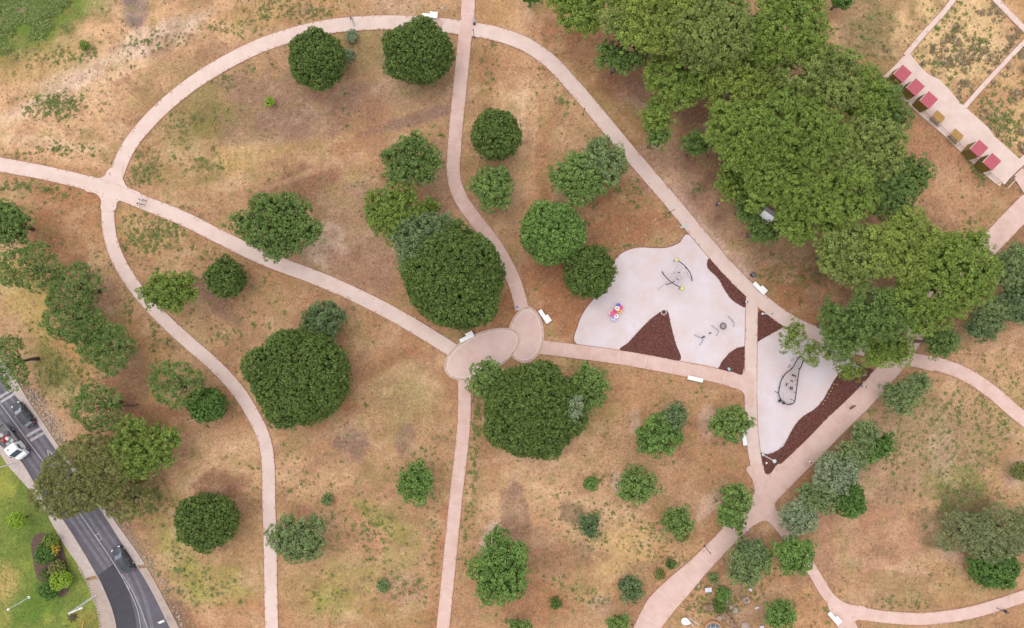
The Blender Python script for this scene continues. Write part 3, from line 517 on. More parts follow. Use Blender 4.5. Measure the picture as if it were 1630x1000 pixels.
FOL = { # light leaf, dark leaf colours
 'deep': ((.168,.242,.052),(.036,.064,.011)), 'deep2': ((0.152,0.275,0.056),(0.037,0.077,0.015)), 'fresh': ((0.225,0.355,0.082),(0.061,0.114,0.022)), 'spring': ((0.250,0.365,0.092),(0.069,0.108,0.026)),
 'pinem': ((0.326,0.394,0.100),(0.086,0.117,0.026)), 'pineg': ((0.297,0.399,0.074),(0.076,0.114,0.017)), 'pinel': ((0.365,0.448,0.087),(0.091,0.126,0.021)), 'pined': ((0.211,0.314,0.077),(0.052,0.088,0.019)), 'bluep': ((0.219,0.321,0.078),(0.058,0.097,0.022)), 'yellp': ((0.274,0.369,0.068),(0.080,0.119,0.019)),
 'oliveg': ((0.294,0.374,0.143),(0.082,0.116,0.041)), 'silver': ((.350,.405,.235),(.130,.165,.085)), 'bluedk': ((0.218,0.301,0.122),(0.053,0.086,0.033)), 'drab': ((0.301,0.307,0.092),(0.096,0.101,0.031)), 'drab2':((0.329,0.361,0.154),(0.114,0.128,0.052)), 'lime': ((0.402,0.564,0.059),(0.131,0.209,0.021)), 'orange':((0.600,0.434,0.070),(0.196,0.185,0.028)),
}
NTREE = [0]
def tree(name, kd, cx, cy, rx, ry, top, label, fol='deep', rot=0, group=None, cat='tree', bark=None, holes=(), trunk=True, base=None, low=None):
    """cx, cy, rx, ry: where and how large the crown appears on the survey plan; top: height of the tree in metres"""
    NTREE[0] += 1; rng = np.random.default_rng(1000+NTREE[0]); k = KIND[kd]; R = math.sqrt(rx*ry)*.1
    rv = max(.35, min(R*k['vr'], top*.48)); hc = top-rv*(1.05 if kd in ('dense','bush') else 1.1); hm = hc+rv*.25
    x, y = P(cx, cy, hm); sc = (H-hm)/H*(1.04 if kd == 'stone' else 1.03); rxm, rym = rx*.1*sc, ry*.1*sc
    root = empty(name, (x, y, 0)); tag(root, label, cat, group)
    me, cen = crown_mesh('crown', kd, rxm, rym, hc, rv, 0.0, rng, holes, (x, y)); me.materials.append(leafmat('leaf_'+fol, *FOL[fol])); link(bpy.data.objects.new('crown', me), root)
    if trunk:
        mb = MB(); tr = max(.05, min(.30, R*.055+.05)) if kd != 'stone' else .16+R*.028; fork = max(.3, hc-rv*.6) if kd != 'stone' else hc-rv*.9; bx, by = base or (0,0)
        q = [(bx,by,-.15),(bx*.8+rng.normal(0,.05),by*.8+rng.normal(0,.05),fork*.4),(bx*.3+rng.normal(0,.1),by*.3+rng.normal(0,.1),fork*.75),(rng.normal(0,.1),rng.normal(0,.1),fork)]
        mb.tube(q, [tr*1.35,tr,tr*.85,tr*.75], 8); e = Vector(q[-1])
        for c in cen:
            c = Vector(c); mid = e.lerp(c, .5)+Vector((0,0,-.12*(c-e).length)); mb.tube([e, mid, c.lerp(mid,.15)], [tr*.55,tr*.34,tr*.12], 5)
            if kd in ('wispy','pine','stone'):
                for b in range(3): o = Vector(rng.normal(0,.5,3))*R*.30; o.z = abs(o.z)*.5; mb.tube([mid.lerp(c,.3+.2*b), c+o], [tr*.2, tr*.06], 4)
        mb.build('trunk', bark or M_BARK, root, True)
    return root
HOLES = [(975,60,9),(985,72,7),(1005,78,7),(1084,182,10),(1093,196,9),(1076,200,8),(1100,178,7),(1196,18,9),(1198,6,8),(1270,112,9),(1262,118,7),(1486,460,9),(1493,468,8),(1480,470,6),(1342,485,8),(1335,478,9),(1385,470,7),(1386,478,6),(1223,340,13),(1229,347,10),(1217,334,8),(1155,153,8),(1160,158,6),(1060,118,5),(1092,108,5),(1268,198,5),(1240,182,5),(1366,300,4),(1120,205,7),(1300,170,4)]
SP = 'stone pines of the grove in the upper right'
STONE = [ # cx, cy, rx, ry, top, foliage, label
 (925,14,52,41,11,'pineg','umbrella pine at the upper left tip of the grove, cut by the top edge'),
 (985,88,41,32,10,'pined','smaller pine on the left edge of the grove beside a dark gap'),
 (985,40,33,28,10.5,'pinem','pine just behind the upper left tip of the grove'),
 (1050,42,69,58,12,'pinel','broad pine crown near the top edge, second from the left of the grove'),
 (1140,52,73,65,13,'pinem','bright green pine crown in the upper middle of the grove'),
 (1075,128,58,48,12,'pineg','pine crown above the dark gap with the bare forked trunk'),
 (1046,186,28,28,9,'pineg','small pine lobe on the left side hanging above bare earth'),
 (1047,216,22,20,8,'pined','lowest left pine lobe standing apart near the upper path'),
 (1250,45,74,73,13,'pineg','large pine at the top right of the grove beside the grassy slope'),
 (1180,128,67,56,12.5,'pinel','pine crown in the heart of the grove around the pale canopy gap'),
 (1300,125,71,61,12,'pinem','pine on the right flank of the grove above the sheds'),
 (1180,215,67,58,12,'pineg','pine on the lower left flank of the grove, left of the white tent'),
 (1270,215,73,65,13,'yellp','olive green pine crown in the centre of the grove'),
 (1375,155,48,46,10,'pineg','pine in front of the uppermost sheds'),
 (1405,175,39,46,9.5,'pined','rightmost pine crown touching the shed terrace'),
 (1370,250,73,61,12,'pinem','pine with a wide crown left of the bare red slope'),
 (1420,295,51,54,11,'pined','pine bulging right over the bare red slope'),
 (1235,300,61,52,11.5,'yellp','pine around the white tent on the lower left flank'),
 (1215,368,33,19,8,'pined','low pine fringe below the white tent'),
 (1320,320,67,56,12,'pineg','pine in the lower middle of the grove above the bare clearing'),
 (1350,405,58,52,11,'pinem','pine overhanging the bare clearing from the right'),
 (1425,395,67,58,12,'pinel','large pine at the lower end of the grove left of the wide path'),
 (1510,430,67,73,12,'pineg','round pine crown overhanging the wide path, far right of the grove'),
 (1460,480,54,52,11,'pineg','pine with an opening through which the wide path shows'),
 (1400,500,54,46,11,'pined','pine at the lower end of the grove above the mulch strip'),
 (1345,520,48,45,9.5,'pined','pine leaning over the lower playground'),
 (1412,556,42,30,9.5,'pineg','lowest pine crown beside the three-path junction'),
 (1496,546,30,26,8,'pined','small pine lobe right of the three-path junction'),
 (1178,292,40,36,10,'pineg','pine on the lower left flank, between the bare earth and the white tent'),
 (1196,330,30,28,8.5,'pined','low pine just left of the white tent'),
 (1262,362,38,32,9.5,'pineg','pine just right of the white tent above the clearing'),
 (1110,230,26,22,7,'pined','thin low pine beside the bare forked trunk'),
 (1092,6,46,34,11.5,'pineg','pine crown cut by the top edge in the middle of the grove'),
 (1000,6,34,26,10,'pinel','bright pine crown cut by the top edge near the left tip of the grove'),
 (1338,0,20,17,4.0,'deep2','small dark tree cut by the top edge, right of the grove'),
 (845,-4,20,13,3.5,'deep2','small dark tree cut by the top edge, left of the grove'),
]
for cx, cy, rx, ry, top, fol, lab in STONE: tree('stone_pine', 'stone', cx, cy, rx, ry, top+(1.6 if (cx*7+cy*3) % 5 < 2 else -1.2)*(top > 9), lab, fol, RNG.integers(0,180), SP, bark=M_PBARK, holes=HOLES)
# loose outer sprays over the playground
for cx, cy, rx, ry, lab in ((1262,528,20,17,'loose pine spray at the tip over the small mulch bed'),(1255,546,16,17,'loose pine spray hanging over the edge of the lower playground'),(1290,560,17,20,'thin pine spray above the nose of the whale climber'),(1322,560,20,14,'thin pine spray beside the visible branches'),(1350,588,24,20,'low pine spray over the mulch strip')):
    tree('pine_spray_tree', 'wispy', cx, cy, rx, ry, 6.5, lab, 'yellp', 20, 'loose pine sprays over the playground', base=(3.2,1.2))
T = tree; RT = 'round dense evergreen trees'
T('round_tree','dense',504,94,45,47,7.5,'dense dark round tree below the walker on the top path','deep',0,RT)
T('round_tree','dense',666,83,57,50,8,'wide dense round tree below the upper bench','deep',10,RT)
T('round_tree','dense',477,601,80,79,10.5,'very large round dark tree beside the winding left path','deep',0,RT)
T('round_tree','dense',722,440,82,82,10.5,'very large round tree above the oval plaza','deep',30,RT)
T('round_tree','dense',737,497,42,27,6,'low dark skirt tree just above the plaza bench','deep',10,RT)
T('round_tree','dense',848,655,80,78,10,'very large dark tree just below the oval plaza','deep',50,RT)
T('round_tree','dense',328,830,51,44,7,'solitary dense round tree left of the winding path near the bottom','deep',20,RT)
T('round_tree','dense',790,214,40,40,7,'dense round tree right of the straight upper path','deep',0,RT)
T('round_tree','dense',1350,793,24,32,5,'dark ribbed shrub tree tucked behind the silvery row','deep2',20,RT)
T('round_tree','dense',938,433,41,42,7,'medium green round tree touching the playground edge','deep',0,RT)
T('round_tree','dense',880,370,53,49,8,'brighter green round tree above the playground corner','fresh',40,RT)
T('round_tree','dense',359,443,31,33,5.5,'small dark round tree below the left-to-plaza path','deep',0,RT)
T('round_tree','dense',329,645,32,28,5.5,'small dark tree beside the pale pine near the left path','deep2',0,RT)
T('round_tree','dense',1582,905,40,30,4.5,'bright dark-green bush tree near the bottom right path','deep2',10,RT)
PT = 'loose pines on the open ground'
T('pine_tree','pine',657,256,48,43,7.5,'blue-green pine left of the straight upper path','bluep',0,PT)
T('pine_tree','pine',447,360,65,56,9,'large blue-green pine overhanging the left-to-plaza path','bluep',-15,PT)
T('pine_tree','pine',625,340,48,47,7.5,'yellow-green pine up against the big tree above the plaza','yellp',20,PT)
T('pine_tree','pine',684,330,18,16,4,'small yellow-green sapling right of the yellow-green pine','yellp',0,PT)
LP = 'tall thin pines on the left bank'
for cx, cy, rx, ry, top, fol, lab in ((12,358,36,34,9,'pined','pine cut by the left edge below the entry path'),(55,428,42,35,9,'bluep','pale pine second from the left edge'),(125,462,40,38,9,'pined','bright tufted pine with its dark trunk showing on the right'),(118,510,42,32,9,'bluep','pine in the middle of the left clump'),(150,535,34,30,8.5,'bluep','thin pine whose trunk runs across the left clump'),(178,555,36,38,9,'bluep','lowest pine of the left clump'),(275,465,44,33,8.5,'yellp','pine overhanging the winding path opposite a small dark tree'),(160,648,40,34,9,'pined','pine above the road beside a fallen dark trunk'),(285,612,42,34,8.5,'bluep','pale pine beside the small dark round tree'),(228,712,54,44,9.5,'yellp','broad light green pine below the fallen trunk'),(20,575,32,36,9,'bluep','grey-green pine by the pavement at the left edge')):
    T('thin_pine', 'pine' if cx in (12,228,275) else 'wispy', cx, cy, rx*1.08, ry*1.08, top-1.6, lab, fol, int(cx)%180, LP)
T('feathery_tree','wispy',135,755,74,58,8.5,'large brownish feathery tree hanging over the road','drab',30,'feathery trees over the road',)
T('feathery_tree','wispy',175,740,50,48,7.5,'inner brownish feathery tree between road and light pine','drab',0,'feathery trees over the road')
T('feathery_tree','wispy',205,795,42,32,5.5,'low olive feathery bush at the edge of the bank','drab',0,'feathery trees over the road')
T('feathery_tree','wispy',105,780,50,40,8,'outer feathery tree reaching across the road centre line','drab',60,'feathery trees over the road')
BT = 'broadleaf trees on the open ground'
for cx, cy, rx, ry, top, fol, rot, kd, lab in (
 (784,300,36,36,6,'spring',0,'broad','light green tree in the bend of the upper path'),(925,285,46,44,8,'spring',0,'broad','lumpy green tree left of the long upper path'),(955,260,42,40,7.5,'oliveg',30,'broad','greyer crown overhanging the long upper path'),
 (1012,772,32,30,5,'spring',20,'broad','bright green tree in the middle of the lower right field'),(1045,692,36,36,5.5,'fresh',30,'broad','green tree with a darker olive neighbour in the lower right field'),(1073,664,20,26,5.5,'bluedk',60,'olive','darker olive shrub joined to the green tree'),
 (1162,672,33,32,5.5,'spring',0,'broad','green tree beside the half hidden bench'),(1172,795,24,30,5.5,'spring',-30,'broad','leaning green tree above the lower junction'),(1158,818,20,22,5,'fresh',0,'broad','lower half of the leaning green tree by the path edge'),(1176,838,8,13,3.5,'spring',0,'broad','green tuft hanging over the diagonal path'),
 (938,835,20,21,3.6,'bluedk',0,'olive','small grey-green tree with dark ground beside it'),(1077,829,26,24,4.2,'spring',0,'broad','small green tree left of the leaning tree'),(662,767,30,36,5,'fresh',0,'broad','bright upright tree between the two lower paths'),
 (798,905,47,58,8,'fresh',80,'broad','large lobed green tree right of the lower salmon path'),(1005,935,21,23,3.8,'bluedk',0,'olive','small dark grey-green tree near the wide bottom path'),(825,996,22,14,3.5,'spring',0,'broad','small green tree cut by the bottom edge, right of the salmon path'),(983,992,22,15,3.5,'spring',0,'broad','small green tree cut by the bottom edge beside the wide path'),
 (1240,977,28,25,4.5,'fresh',0,'broad','soft green tree by the ruins near the bottom edge'),(1262,880,32,34,6,'fresh',20,'broad','fresh green tree standing over the narrow path'),(1214,888,16,22,4,'fresh',0,'broad','small fresh green tree beside the olive near the ruins'),
 (776,604,29,34,6.5,'spring',0,'broad','light green tree overhanging the plaza edge'),(935,617,32,42,6,'spring',60,'broad','lighter green tree on the right of the large dark tree'),(1404,708,17,22,4,'deep2',0,'broad','dark glossy shrub tree right of the silvery row'),(1383,724,15,15,3.4,'fresh',0,'broad','small fresh green shrub between silvery trees'),
 (685,385,58,46,9,'bluedk',-30,'broad','blue-green lumpy tree behind the big tree above the plaza'),(665,410,36,34,7.5,'oliveg',0,'olive','pale blue-green crown on the left shoulder of the big tree above the plaza')):
    T('broadleaf_tree' if kd == 'broad' else 'olive_shrub', kd, cx, cy, rx, ry, top, lab, fol, rot, BT)
OT = 'silvery olive trees'
for cx, cy, rx, ry, top, fol, kd, lab in (
 (515,511,38,31,5.5,'bluedk','olive','grey-green tree tucked behind the very large left tree'),(476,853,46,42,6.5,'oliveg','olive','grey-green tree touching the winding left path near the bottom'),(915,648,15,20,9,'silver','olive','pale silvery crown poking out of the large dark tree'),
 (1271,823,30,33,5,'silver','olive','lowest silvery tree at the end of the row by the diagonal path'),(1301,787,33,32,5.5,'oliveg','olive','second silvery tree from the lower end of the row'),(1327,752,38,36,6,'silver','olive','widest silvery tree in the middle of the row'),(1349,727,33,27,5.5,'oliveg','olive','silvery tree beside the small fresh shrub'),(1375,690,26,24,5,'oliveg','olive','uppermost silvery tree of the diagonal row'),
 (1432,630,34,26,5,'oliveg','olive','grey-green tree below the right branching path'),(1460,608,20,18,4.5,'oliveg','olive','upper crown of the grey-green pair below the branching path'),(1185,895,34,36,5.5,'oliveg','olive','grey-green olive above the ruins'),(1195,875,24,22,5,'bluedk','olive','darker olive crown nearest the junction'),
 (1612,430,34,46,7,'oliveg','olive','grey-green tree at the right edge below the wide path'),(1618,480,34,40,6.5,'bluedk','olive','darker grey-green tree at the right edge'),(1580,500,34,32,6,'oliveg','olive','grey-green tree right of the round pine'),(1560,520,30,24,5,'bluedk','olive','low grey-green bush below the round pine'),(1507,540,20,14,4,'bluedk','olive','small blue-green bush under the lowest right pine')):
    T('olive_tree', kd, cx, cy, rx, ry, top, lab, fol, int(cx*7)%180, OT, bark=M_PBARK)
for cx, cy, rx, ry, lab in ((1540,850,48,34,'sparse grey thicket near the bottom right bush tree'),(1590,840,46,40,'grey-green sparse thicket right of centre, near the right edge'),(1622,838,24,32,'sparse thicket cut by the right edge'),(1580,875,40,24,'sparse grey twigs above the bright dark-green bush tree')): T('sparse_thicket','wispy',cx,cy,rx,ry,4.2,lab,'drab2',40,'sparse grey thicket at the right', 'bush')
T('dark_bush','bush',1624,750,16,16,2.5,'dark bush cut by the right edge','drab',0,None,'bush')
SB = 'small bushes on the dry ground'
for cx, cy, r, top, fol, lab in ((940,770,12,2.4,'fresh','small round bush left of the bright green field tree'),(885,960,10,1.8,'deep','small dark round bush near the bottom, right of the lobed tree'),(1068,898,8,1.5,'deep','tiny dark bush near the diagonal path'),(430,162,8,1.2,'lime','tiny bright bush alone in the upper meadow'),(135,73,9,1.2,'yellp','yellowish bush on the sandy slope at the upper left'),(610,933,11,1.2,'oliveg','low grey-green shrub in the lower meadow'),(1050,914,9,1.0,'drab','low drab shrub beside the flare of the diagonal path'),(1150,945,13,1.4,'fresh','low green shrub among the ruins'),(1145,965,11,1.2,'deep','dark green shrub behind the curved wall'),(1136,920,9,1.0,'oliveg','grey shrub beside the plaque'),(520,795,10,1.2,'oliveg','grey-green shrub beside the grey-green path tree'),(1085,853,12,1.2,'drab','drab low shrub below the small green tree'),(560,58,11,.9,'silver','pale silvery shrub below the top path'),(555,88,10,.9,'silver','pale silvery shrub beside the dark round tree')):
    T('small_bush','bush',cx,cy,r,r,top,lab,fol,0,SB,'bush')
GB = 'bushes in the lawn bed'
for cx, cy, rx, ry, top, fol, lab in ((73,880,17,17,1.8,'deep2','dark round bush in the lawn bed'),(80,860,13,10,1.5,'yellp','yellow-green bush at the top of the lawn bed'),(88,873,7,8,1.4,'orange','orange flowering bush in the lawn bed'),(90,903,13,12,1.7,'drab','yellow-brown bush in the middle of the lawn bed'),(97,922,18,16,2.0,'lime','bright green bush at the right of the lawn bed'),(78,938,17,17,1.8,'deep2','dark bush at the foot of the lawn bed'),(72,913,9,7,.9,'deep','small flat bush at the left of the lawn bed')):
    T('garden_bush','bush',cx,cy,rx,ry,top,lab,fol,0,GB,'bush')
T('young_tree','bush',27,829,14,13,3.2,'young lime green tree on the lawn with a thin trunk','lime',0,None)
# ------------------------------------------------------------------ benches
def bench(cx, cy, rot, label, flip=1, back=True):
    """white cast bench: a long seat block on two plinths with a half-length back block"""
    x, y = P(cx, cy, .45); t = empty('bench', (x, y, 0), math.radians(rot)); tag(t, label, 'bench', 'white concrete benches')
    MB().box((0,0,.38), (2.45,.62,.16)).build('seat', M_WHITE, t)
    for s in (-1,1): MB().box((s*.85,0,.15), (.35,.5,.30+.02)).build('plinth', mat('grey_plinth', (.45,.44,.43)), t)
    if back: MB().box((flip*.60,.50,.38), (1.2,.36,.165), 0).build('back_block', M_WHITE, t); MB().box((flip*.60,.50,.15), (.8,.25,.32)).build('plinth', MATS['grey_plinth'], t)
bench(684,25,-5,'white bench beside the top path, next to the soil wash')
bench(743,538,26,'white bench on the upper rim of the long plaza oval',1)
bench(866,504,-56,'white bench right of the round plaza oval',1)
bench(1209,459,-45,'white bench next to the round bin above the playgrounds',1)
bench(1107,603.5,-13,'white bench below the playground path',1,False)
bench(1185,697,-83,'white bench half hidden by a green tree beside the short path',-1,False)
bench(1328,985,-48,'white bench by the fork at the bottom right',1,True)
# ------------------------------------------------------------------ bins, bollards, lamp posts, signs
x, y = P(1197,438); t = empty('litter_bin', (x,y,0)); tag(t, 'round dark litter bin beside the white bench', 'bin')
MB().lathe([(.33,-.02),(.36,.1),(.38,.85),(.40,.9),(.40,.95),(.30,.95),(.30,.9)], 20).build('body', M_DARK, t, False); MB().lathe([(.31,.90),(.31,.975),(.22,1.0)], 20).build('lid', mat('grey_lid', (.10,.10,.12), rough=.5), t)
x, y = P(755,36); t = empty('drinking_fountain', (x,y,0)); tag(t, 'small blue-grey fountain post at the top path crossing', 'fountain')
MB().lathe([(.14,-.02),(.12,.7),(.22,.85),(.26,.95),(.20,.95)], 14).build('post', mat('bluegrey', (.25,.28,.36), rough=.5), t); MB().box((.0,-.25,.05),(.4,.4,.1)).build('drain', M_DARK, t)
def pole(bx, by, h, label, m, r=.05, head=None, arm=None, group='thin lamp posts along the paths'):
    x, y = P(bx, by); t = empty('lamp_post', (x,y,0)); tag(t, label, 'lamp post', group)
    MB().tube([(0,0,-.1),(0,0,.3),(0,0,h)], [r*1.6,r*1.15,r*.8], 8).build('pole', m, t); MB().lathe([(r*3,-.02),(r*3,.05),(r*1.6,.08)], 10).build('base_plate', m, t)
    if head == 'disc': MB().lathe([(.10,h-.02),(.30,h+.02),(.30,h+.10),(.12,h+.16)], 14).build('lamp_head', mat('lamp_head', (.38,.44,.42), rough=.4), t)
    elif head == 'ball': MB().lathe([(.05,h-.02),(.16,h+.06),(.19,h+.17),(.14,h+.29),(.03,h+.34)], 12).build('lamp_head', mat('milky_globe', (.7,.7,.68), rough=.3), t)
    elif head == 'arm':
        a = arm; MB().tube([(0,0,h-.05),(a[0]*.5,a[1]*.5,h+.12),(a[0],a[1],h+.12)], [r*.8,r*.7,r*.6], 7).build('arm', m, t); MB().box((a[0]*1.15,a[1]*1.15,h+.10), (.62,.26,.12), math.atan2(a[1],a[0]), .8).build('lamp_head', M_WMET, t)
    else: MB().lathe([(.07,h-.25),(.09,h-.2),(.09,h),(.03,h+.06)], 10).build('lamp_head', M_DARK, t)
pole(755,60,3.1,'thin dark post at the crossing of the top paths',M_DARK,.045)
pole(927.5,182.5,3.1,'thin dark post left of the long upper path',M_DARK,.045)
pole(1065,339,3.3,'thin dark post left of the long upper path near the playground',M_DARK,.045)
pole(1121,869,3.4,'thin dark post at the left edge of the lower diagonal path',M_DARK,.045)
pole(1006,994,3.4,'thin dark post at the bottom edge beside the wide path',M_DARK,.045)
pole(1085,362,1.6,'short white post at the playground top corner',M_WMET,.06,'disc',None)
pole(1214.5,724,4.7,'white lamp post leaning over the tip of the mulch strip in view',M_WMET,.08,'disc')
pole(1214,499.5,4.0,'white lamp post on the small triangular mulch bed',M_WMET,.07)
pole(152,948,6.6,'tall white street lamp on the pavement beside the lawn',M_WMET,.13,'arm',(1.6,.7),'street lamps')
pole(46,951,4.3,'white garden lamp with a round head on the lawn',M_WMET,.08,'ball',None,'street lamps')
pole(23,737,5.0,'white lamp post beside the flatbed truck at the left edge',M_WMET,.10,'arm',(-.9,.2),'street lamps')
x, y = P(266,982); t = empty('road_sign', (x,y,0)); tag(t, 'small white sign plate on the park side of the road', 'sign')
MB().tube([(0,0,0),(0,0,2.0)], .04, 8).build('post', M_WMET, t); MB().box((0,0,1.8),(.9,.05,.5),math.radians(25),1,0,math.radians(-50)).build('sign_plate', M_WHITE, t)
x, y = P(823,489); t = MB().box((0,0,.18),(.4,.3,.36),.4,.7).build('litter_bag', mat('blue_bag',(.15,.18,.5),rough=.5)); t.location = (x,y,0); tag(t, 'small blue bag at the top of the round plaza oval', 'bag')
x, y = P(704,17); t = empty('marker_post', (x,y,0)); tag(t, 'small teal-capped marker post near the upper bench', 'post'); MB().tube([(0,0,-.1),(0,0,.9)], .06, 8).build('post', M_WMET, t); MB().lathe([(.16,.85),(.18,.95),(.05,1.0)], 10).build('cap', mat('teal',(.25,.42,.40)), t)
# ------------------------------------------------------------------ playground equipment
x0, y0 = P(980,496); t = empty('ring_climber', (x0,y0,0)); tag(t, 'colourful climber of stacked pink, white, blue and orange rings', 'climber')
RC = [(984,486,.62,'ring_blue',(.09,.18,.62),1),(982.7,491,1.45,'ring_cream',(.78,.70,.58),0),(988,490,1.05,'ring_magenta',(.72,.05,.25),0),(986,495.5,.75,'ring_orange',(.85,.45,.08),0),(978.5,496,1.1,'ring_magenta',(.72,.05,.25),0),(972.5,497,.75,'ring_peach',(.80,.52,.42),0),(975,501,1.0,'ring_rose',(.78,.09,.28),1),(981,503,.75,'ring_white',(.78,.76,.74),0),(976.5,507,.55,'ring_lilac',(.55,.56,.78),0),(980,508.5,.4,'ring_lilac',(.55,.56,.78),1)]
r_ = random.Random(8)
for px, py, z, k, c, tilt in RC:
    x, y = P(px, py, z); M = Matrix.Rotation(r_.uniform(-.5,.5)+(.7 if tilt else 0), 3, 'X') @ Matrix.Rotation(r_.uniform(-.4,.4), 3, 'Y')
    MB().torus((x-x0, y-y0, z), .26, .125, M, 20, 10).build('ring', mat(k, c, rough=.4, coat=.2), t, True); MB().tube([(x-x0, y-y0, -.05),(x-x0+.1, y-y0, z-.1)], .05, 7).build('stem', mat('climber_stem',(.45,.30,.36)), t)
def net(mb, A, B, n, r=.014):
    """rope grid between two polylines of equal point count"""
    for i in range(n+1):
        f = i/n; mb.tube([a.lerp(b, f) for a, b in zip(A, B)], r, 4)
    for a, b in zip(A, B): mb.tube([a, b], r, 4)
def px3(pts, ox, oy, s, c):   # (x, y, z) with x, y in plan-detail units
    out = []
    for x, y, z in pts: X, Y = P(ox+x/s, oy+y/s, z); out.append(Vector((X-c[0], Y-c[1], z)))
    return out
c0 = P(1077,436); t = empty('net_climber', (*c0,0)); tag(t, 'rope net climber between two curved dark poles with yellow caps', 'climber')
A = px3([(590,235,2.3),(660,280,2.5),(740,345,2.5),(800,410,2.2),(850,480,1.7),(880,560,.9),(900,655,-.05)], 1030,395,12.5,c0); B = px3([(295,465,-.05),(350,550,.9),(420,625,1.7),(490,685,2.2),(580,740,2.5),(640,772,2.5),(700,800,2.4)], 1030,395,12.5,c0)
MB().tube(A, .075, 8).build('curved_pole', M_NAVY, t, True); MB().tube(B, .075, 8).build('curved_pole', M_NAVY, t, True)
for p in (A[0], B[-1]): MB().tube([p, (p.x, p.y, -.1)], .06, 8).build('post', M_NAVY, t)
mb = MB(); net(mb, [A[i] for i in (1,2,3,4)], [B[i] for i in (2,3,4,5)], 7); net(mb, [a.lerp(b,.45)-Vector((0,0,.5)) for a, b in zip(A[2:5],B[2:5])], [a.lerp(b,.75)-Vector((0,0,.6)) for a, b in zip(A[2:5],B[2:5])], 3); mb.build('rope_net', mat('grey_rope',(.22,.20,.21)), t)
Yl = mat('yellow_plastic', (.50,.50,.17), rough=.5)
for p in (A[0], B[-1]):
    MB().lathe([(.05,p.z-.02),(.32,p.z+.02),(.34,p.z+.10),(.10,p.z+.16)], 9, (p.x,p.y,0)).build('yellow_cap', Yl, t); MB().torus((p.x,p.y,p.z+.07), .33, .035).build('cap_ring', M_DARK, t)
q = px3([(415,720,1.2),(490,690,2.1),(545,660,1.4)], 1030,395,12.5,c0); MB().tube(q, .07, 7).build('cross_beam', M_NAVY, t); MB().tube([q[0],(q[0].x,q[0].y,-.05)], .06, 7).build('post', M_NAVY, t)
for a in ((780,398,2.2),(635,485,1.2),(608,618,1.2)):
    p = px3([a], 1030,395,12.5,c0)[0]; MB().box(p, (.42,.16,.06), r_.uniform(-.3,.3)).build('foot_board', M_NAVY, t)
q = px3([(200,830,-.03),(320,745,.9),(430,660,1.8)], 1030,395,12.5,c0); MB().tube(q, .03, 5).build('climbing_rope', mat('grey_rope',(.22,.20,.21)), t)
for pts in ([(380,545,.8),(440,505,1.2),(510,505,1.4),(570,480,1.6)], [(800,480,1.6),(820,560,1.1),(855,590,1.0),(870,560,1.0)]): MB().tube(px3(pts,1030,395,12.5,c0), .025, 5).build('side_rope', MATS['grey_rope'], t)
c0 = P(1150,519); t = empty('spinner', (*c0,0)); tag(t, 'round dark-rimmed spinner on the pale playground floor', 'spinner')
MB().torus((0,0,.42), .46, .055, None, 26, 8).build('rim', M_DARK, t, True); MB().lathe([(.42,.30),(.43,.36)], 24).build('dish', mat('mauve_dish',(.28,.24,.27)), t); MB().tube([(0,0,-.05),(0,0,.32)], .09, 10).build('post', M_DARK, t)
for (px, py), s, lab in (((1118.6,536.5),.9,'larger dark spring rider between bent rails'),((1129.2,530.3),.7,'smaller dark spring rider left of the spinner')):
    x, y = P(px, py); t = empty('spring_rider', (x,y,0), .5); tag(t, lab, 'spring rider', 'spring riders')
    MB().tube([(.09*s*math.cos(k*.9), .09*s*math.sin(k*.9), -.02+.02*k) for k in range(18)], .02, 5).build('spring', M_DARK, t); MB().box((0,0,.42), (.55*s,.22*s,.16), 0, .75).build('seat', M_NAVY, t); MB().box((.16*s,0,.58),(.07,.3*s,.2)).build('handle', M_NAVY, t)
for pts, lab in (([(1105,533.2),(1116.5,538.4),(1118.5,541),(1113.3,549)],'thin bent rail around the larger spring rider'),([(1132,518.3),(1142,525.5),(1143.3,527.5),(1140,534)],'thin bent rail left of the spinner'),([(1158.5,504),(1166,511.5),(1167.5,516),(1166.8,519.5)],'thin bent rail right of the spinner')):
    c0 = P(*pts[1]); t = empty('balance_rail', (*c0,0)); tag(t, lab, 'rail', 'thin bent rails'); q = [Vector((P(*p)[0]-c0[0], P(*p)[1]-c0[1], .35)) for p in pts]; MB().tube(q, .045, 6).build('rail', mat('grey_tube',(.20,.18,.22)), t)
    for p in (q[0], q[-1], q[1]): MB().tube([p, (p.x,p.y,-.05)], .035, 6).build('post', MATS['grey_tube'], t)
# whale-shaped climber
WH = [(600,75),(625,95),(630,150),(605,230),(570,300),(560,370),(545,470),(530,600),(515,700),(500,790),(470,825),(420,840),(370,835),(320,805),(275,750),(250,690),(245,640),(260,560),(280,470),(315,400),(370,335),(440,285),(480,235),(520,160),(550,110)]
c0 = P(1257,606); t = empty('whale_climber', (*c0,0)); tag(t, 'whale-shaped ring climber outlined by a dark tube with a net inside', 'climber')
ring = crom([(1215+x/10, 560+y/10) for x, y in WH], True, 1.2); rz = .75+.25*np.sin(np.linspace(0, 2*np.pi, len(ring))); q = [Vector((P(p[0],p[1],z)[0]-c0[0], P(p[0],p[1],z)[1]-c0[1], z)) for p, z in zip(ring, rz)]
MB().tube(q, .085, 8, True).build('outline_tube', M_NAVY, t, True); n = len(q); mb = MB()
for f in np.linspace(.04,.46,22): i = int(f*n); j = int((1-f)*n) % n; mb.tube([q[i], q[i].lerp(q[j],.5)-Vector((0,0,.08)), q[j]], .016, 4)
for f in (.3,.5,.7): mb.tube([q[int(g*n)].lerp(q[int((1-g)*n) % n], f)-Vector((0,0,.06)) for g in np.linspace(.04,.46,12)], .016, 4)
mb.build('rope_net', mat('pale_rope',(.34,.29,.27)), t)
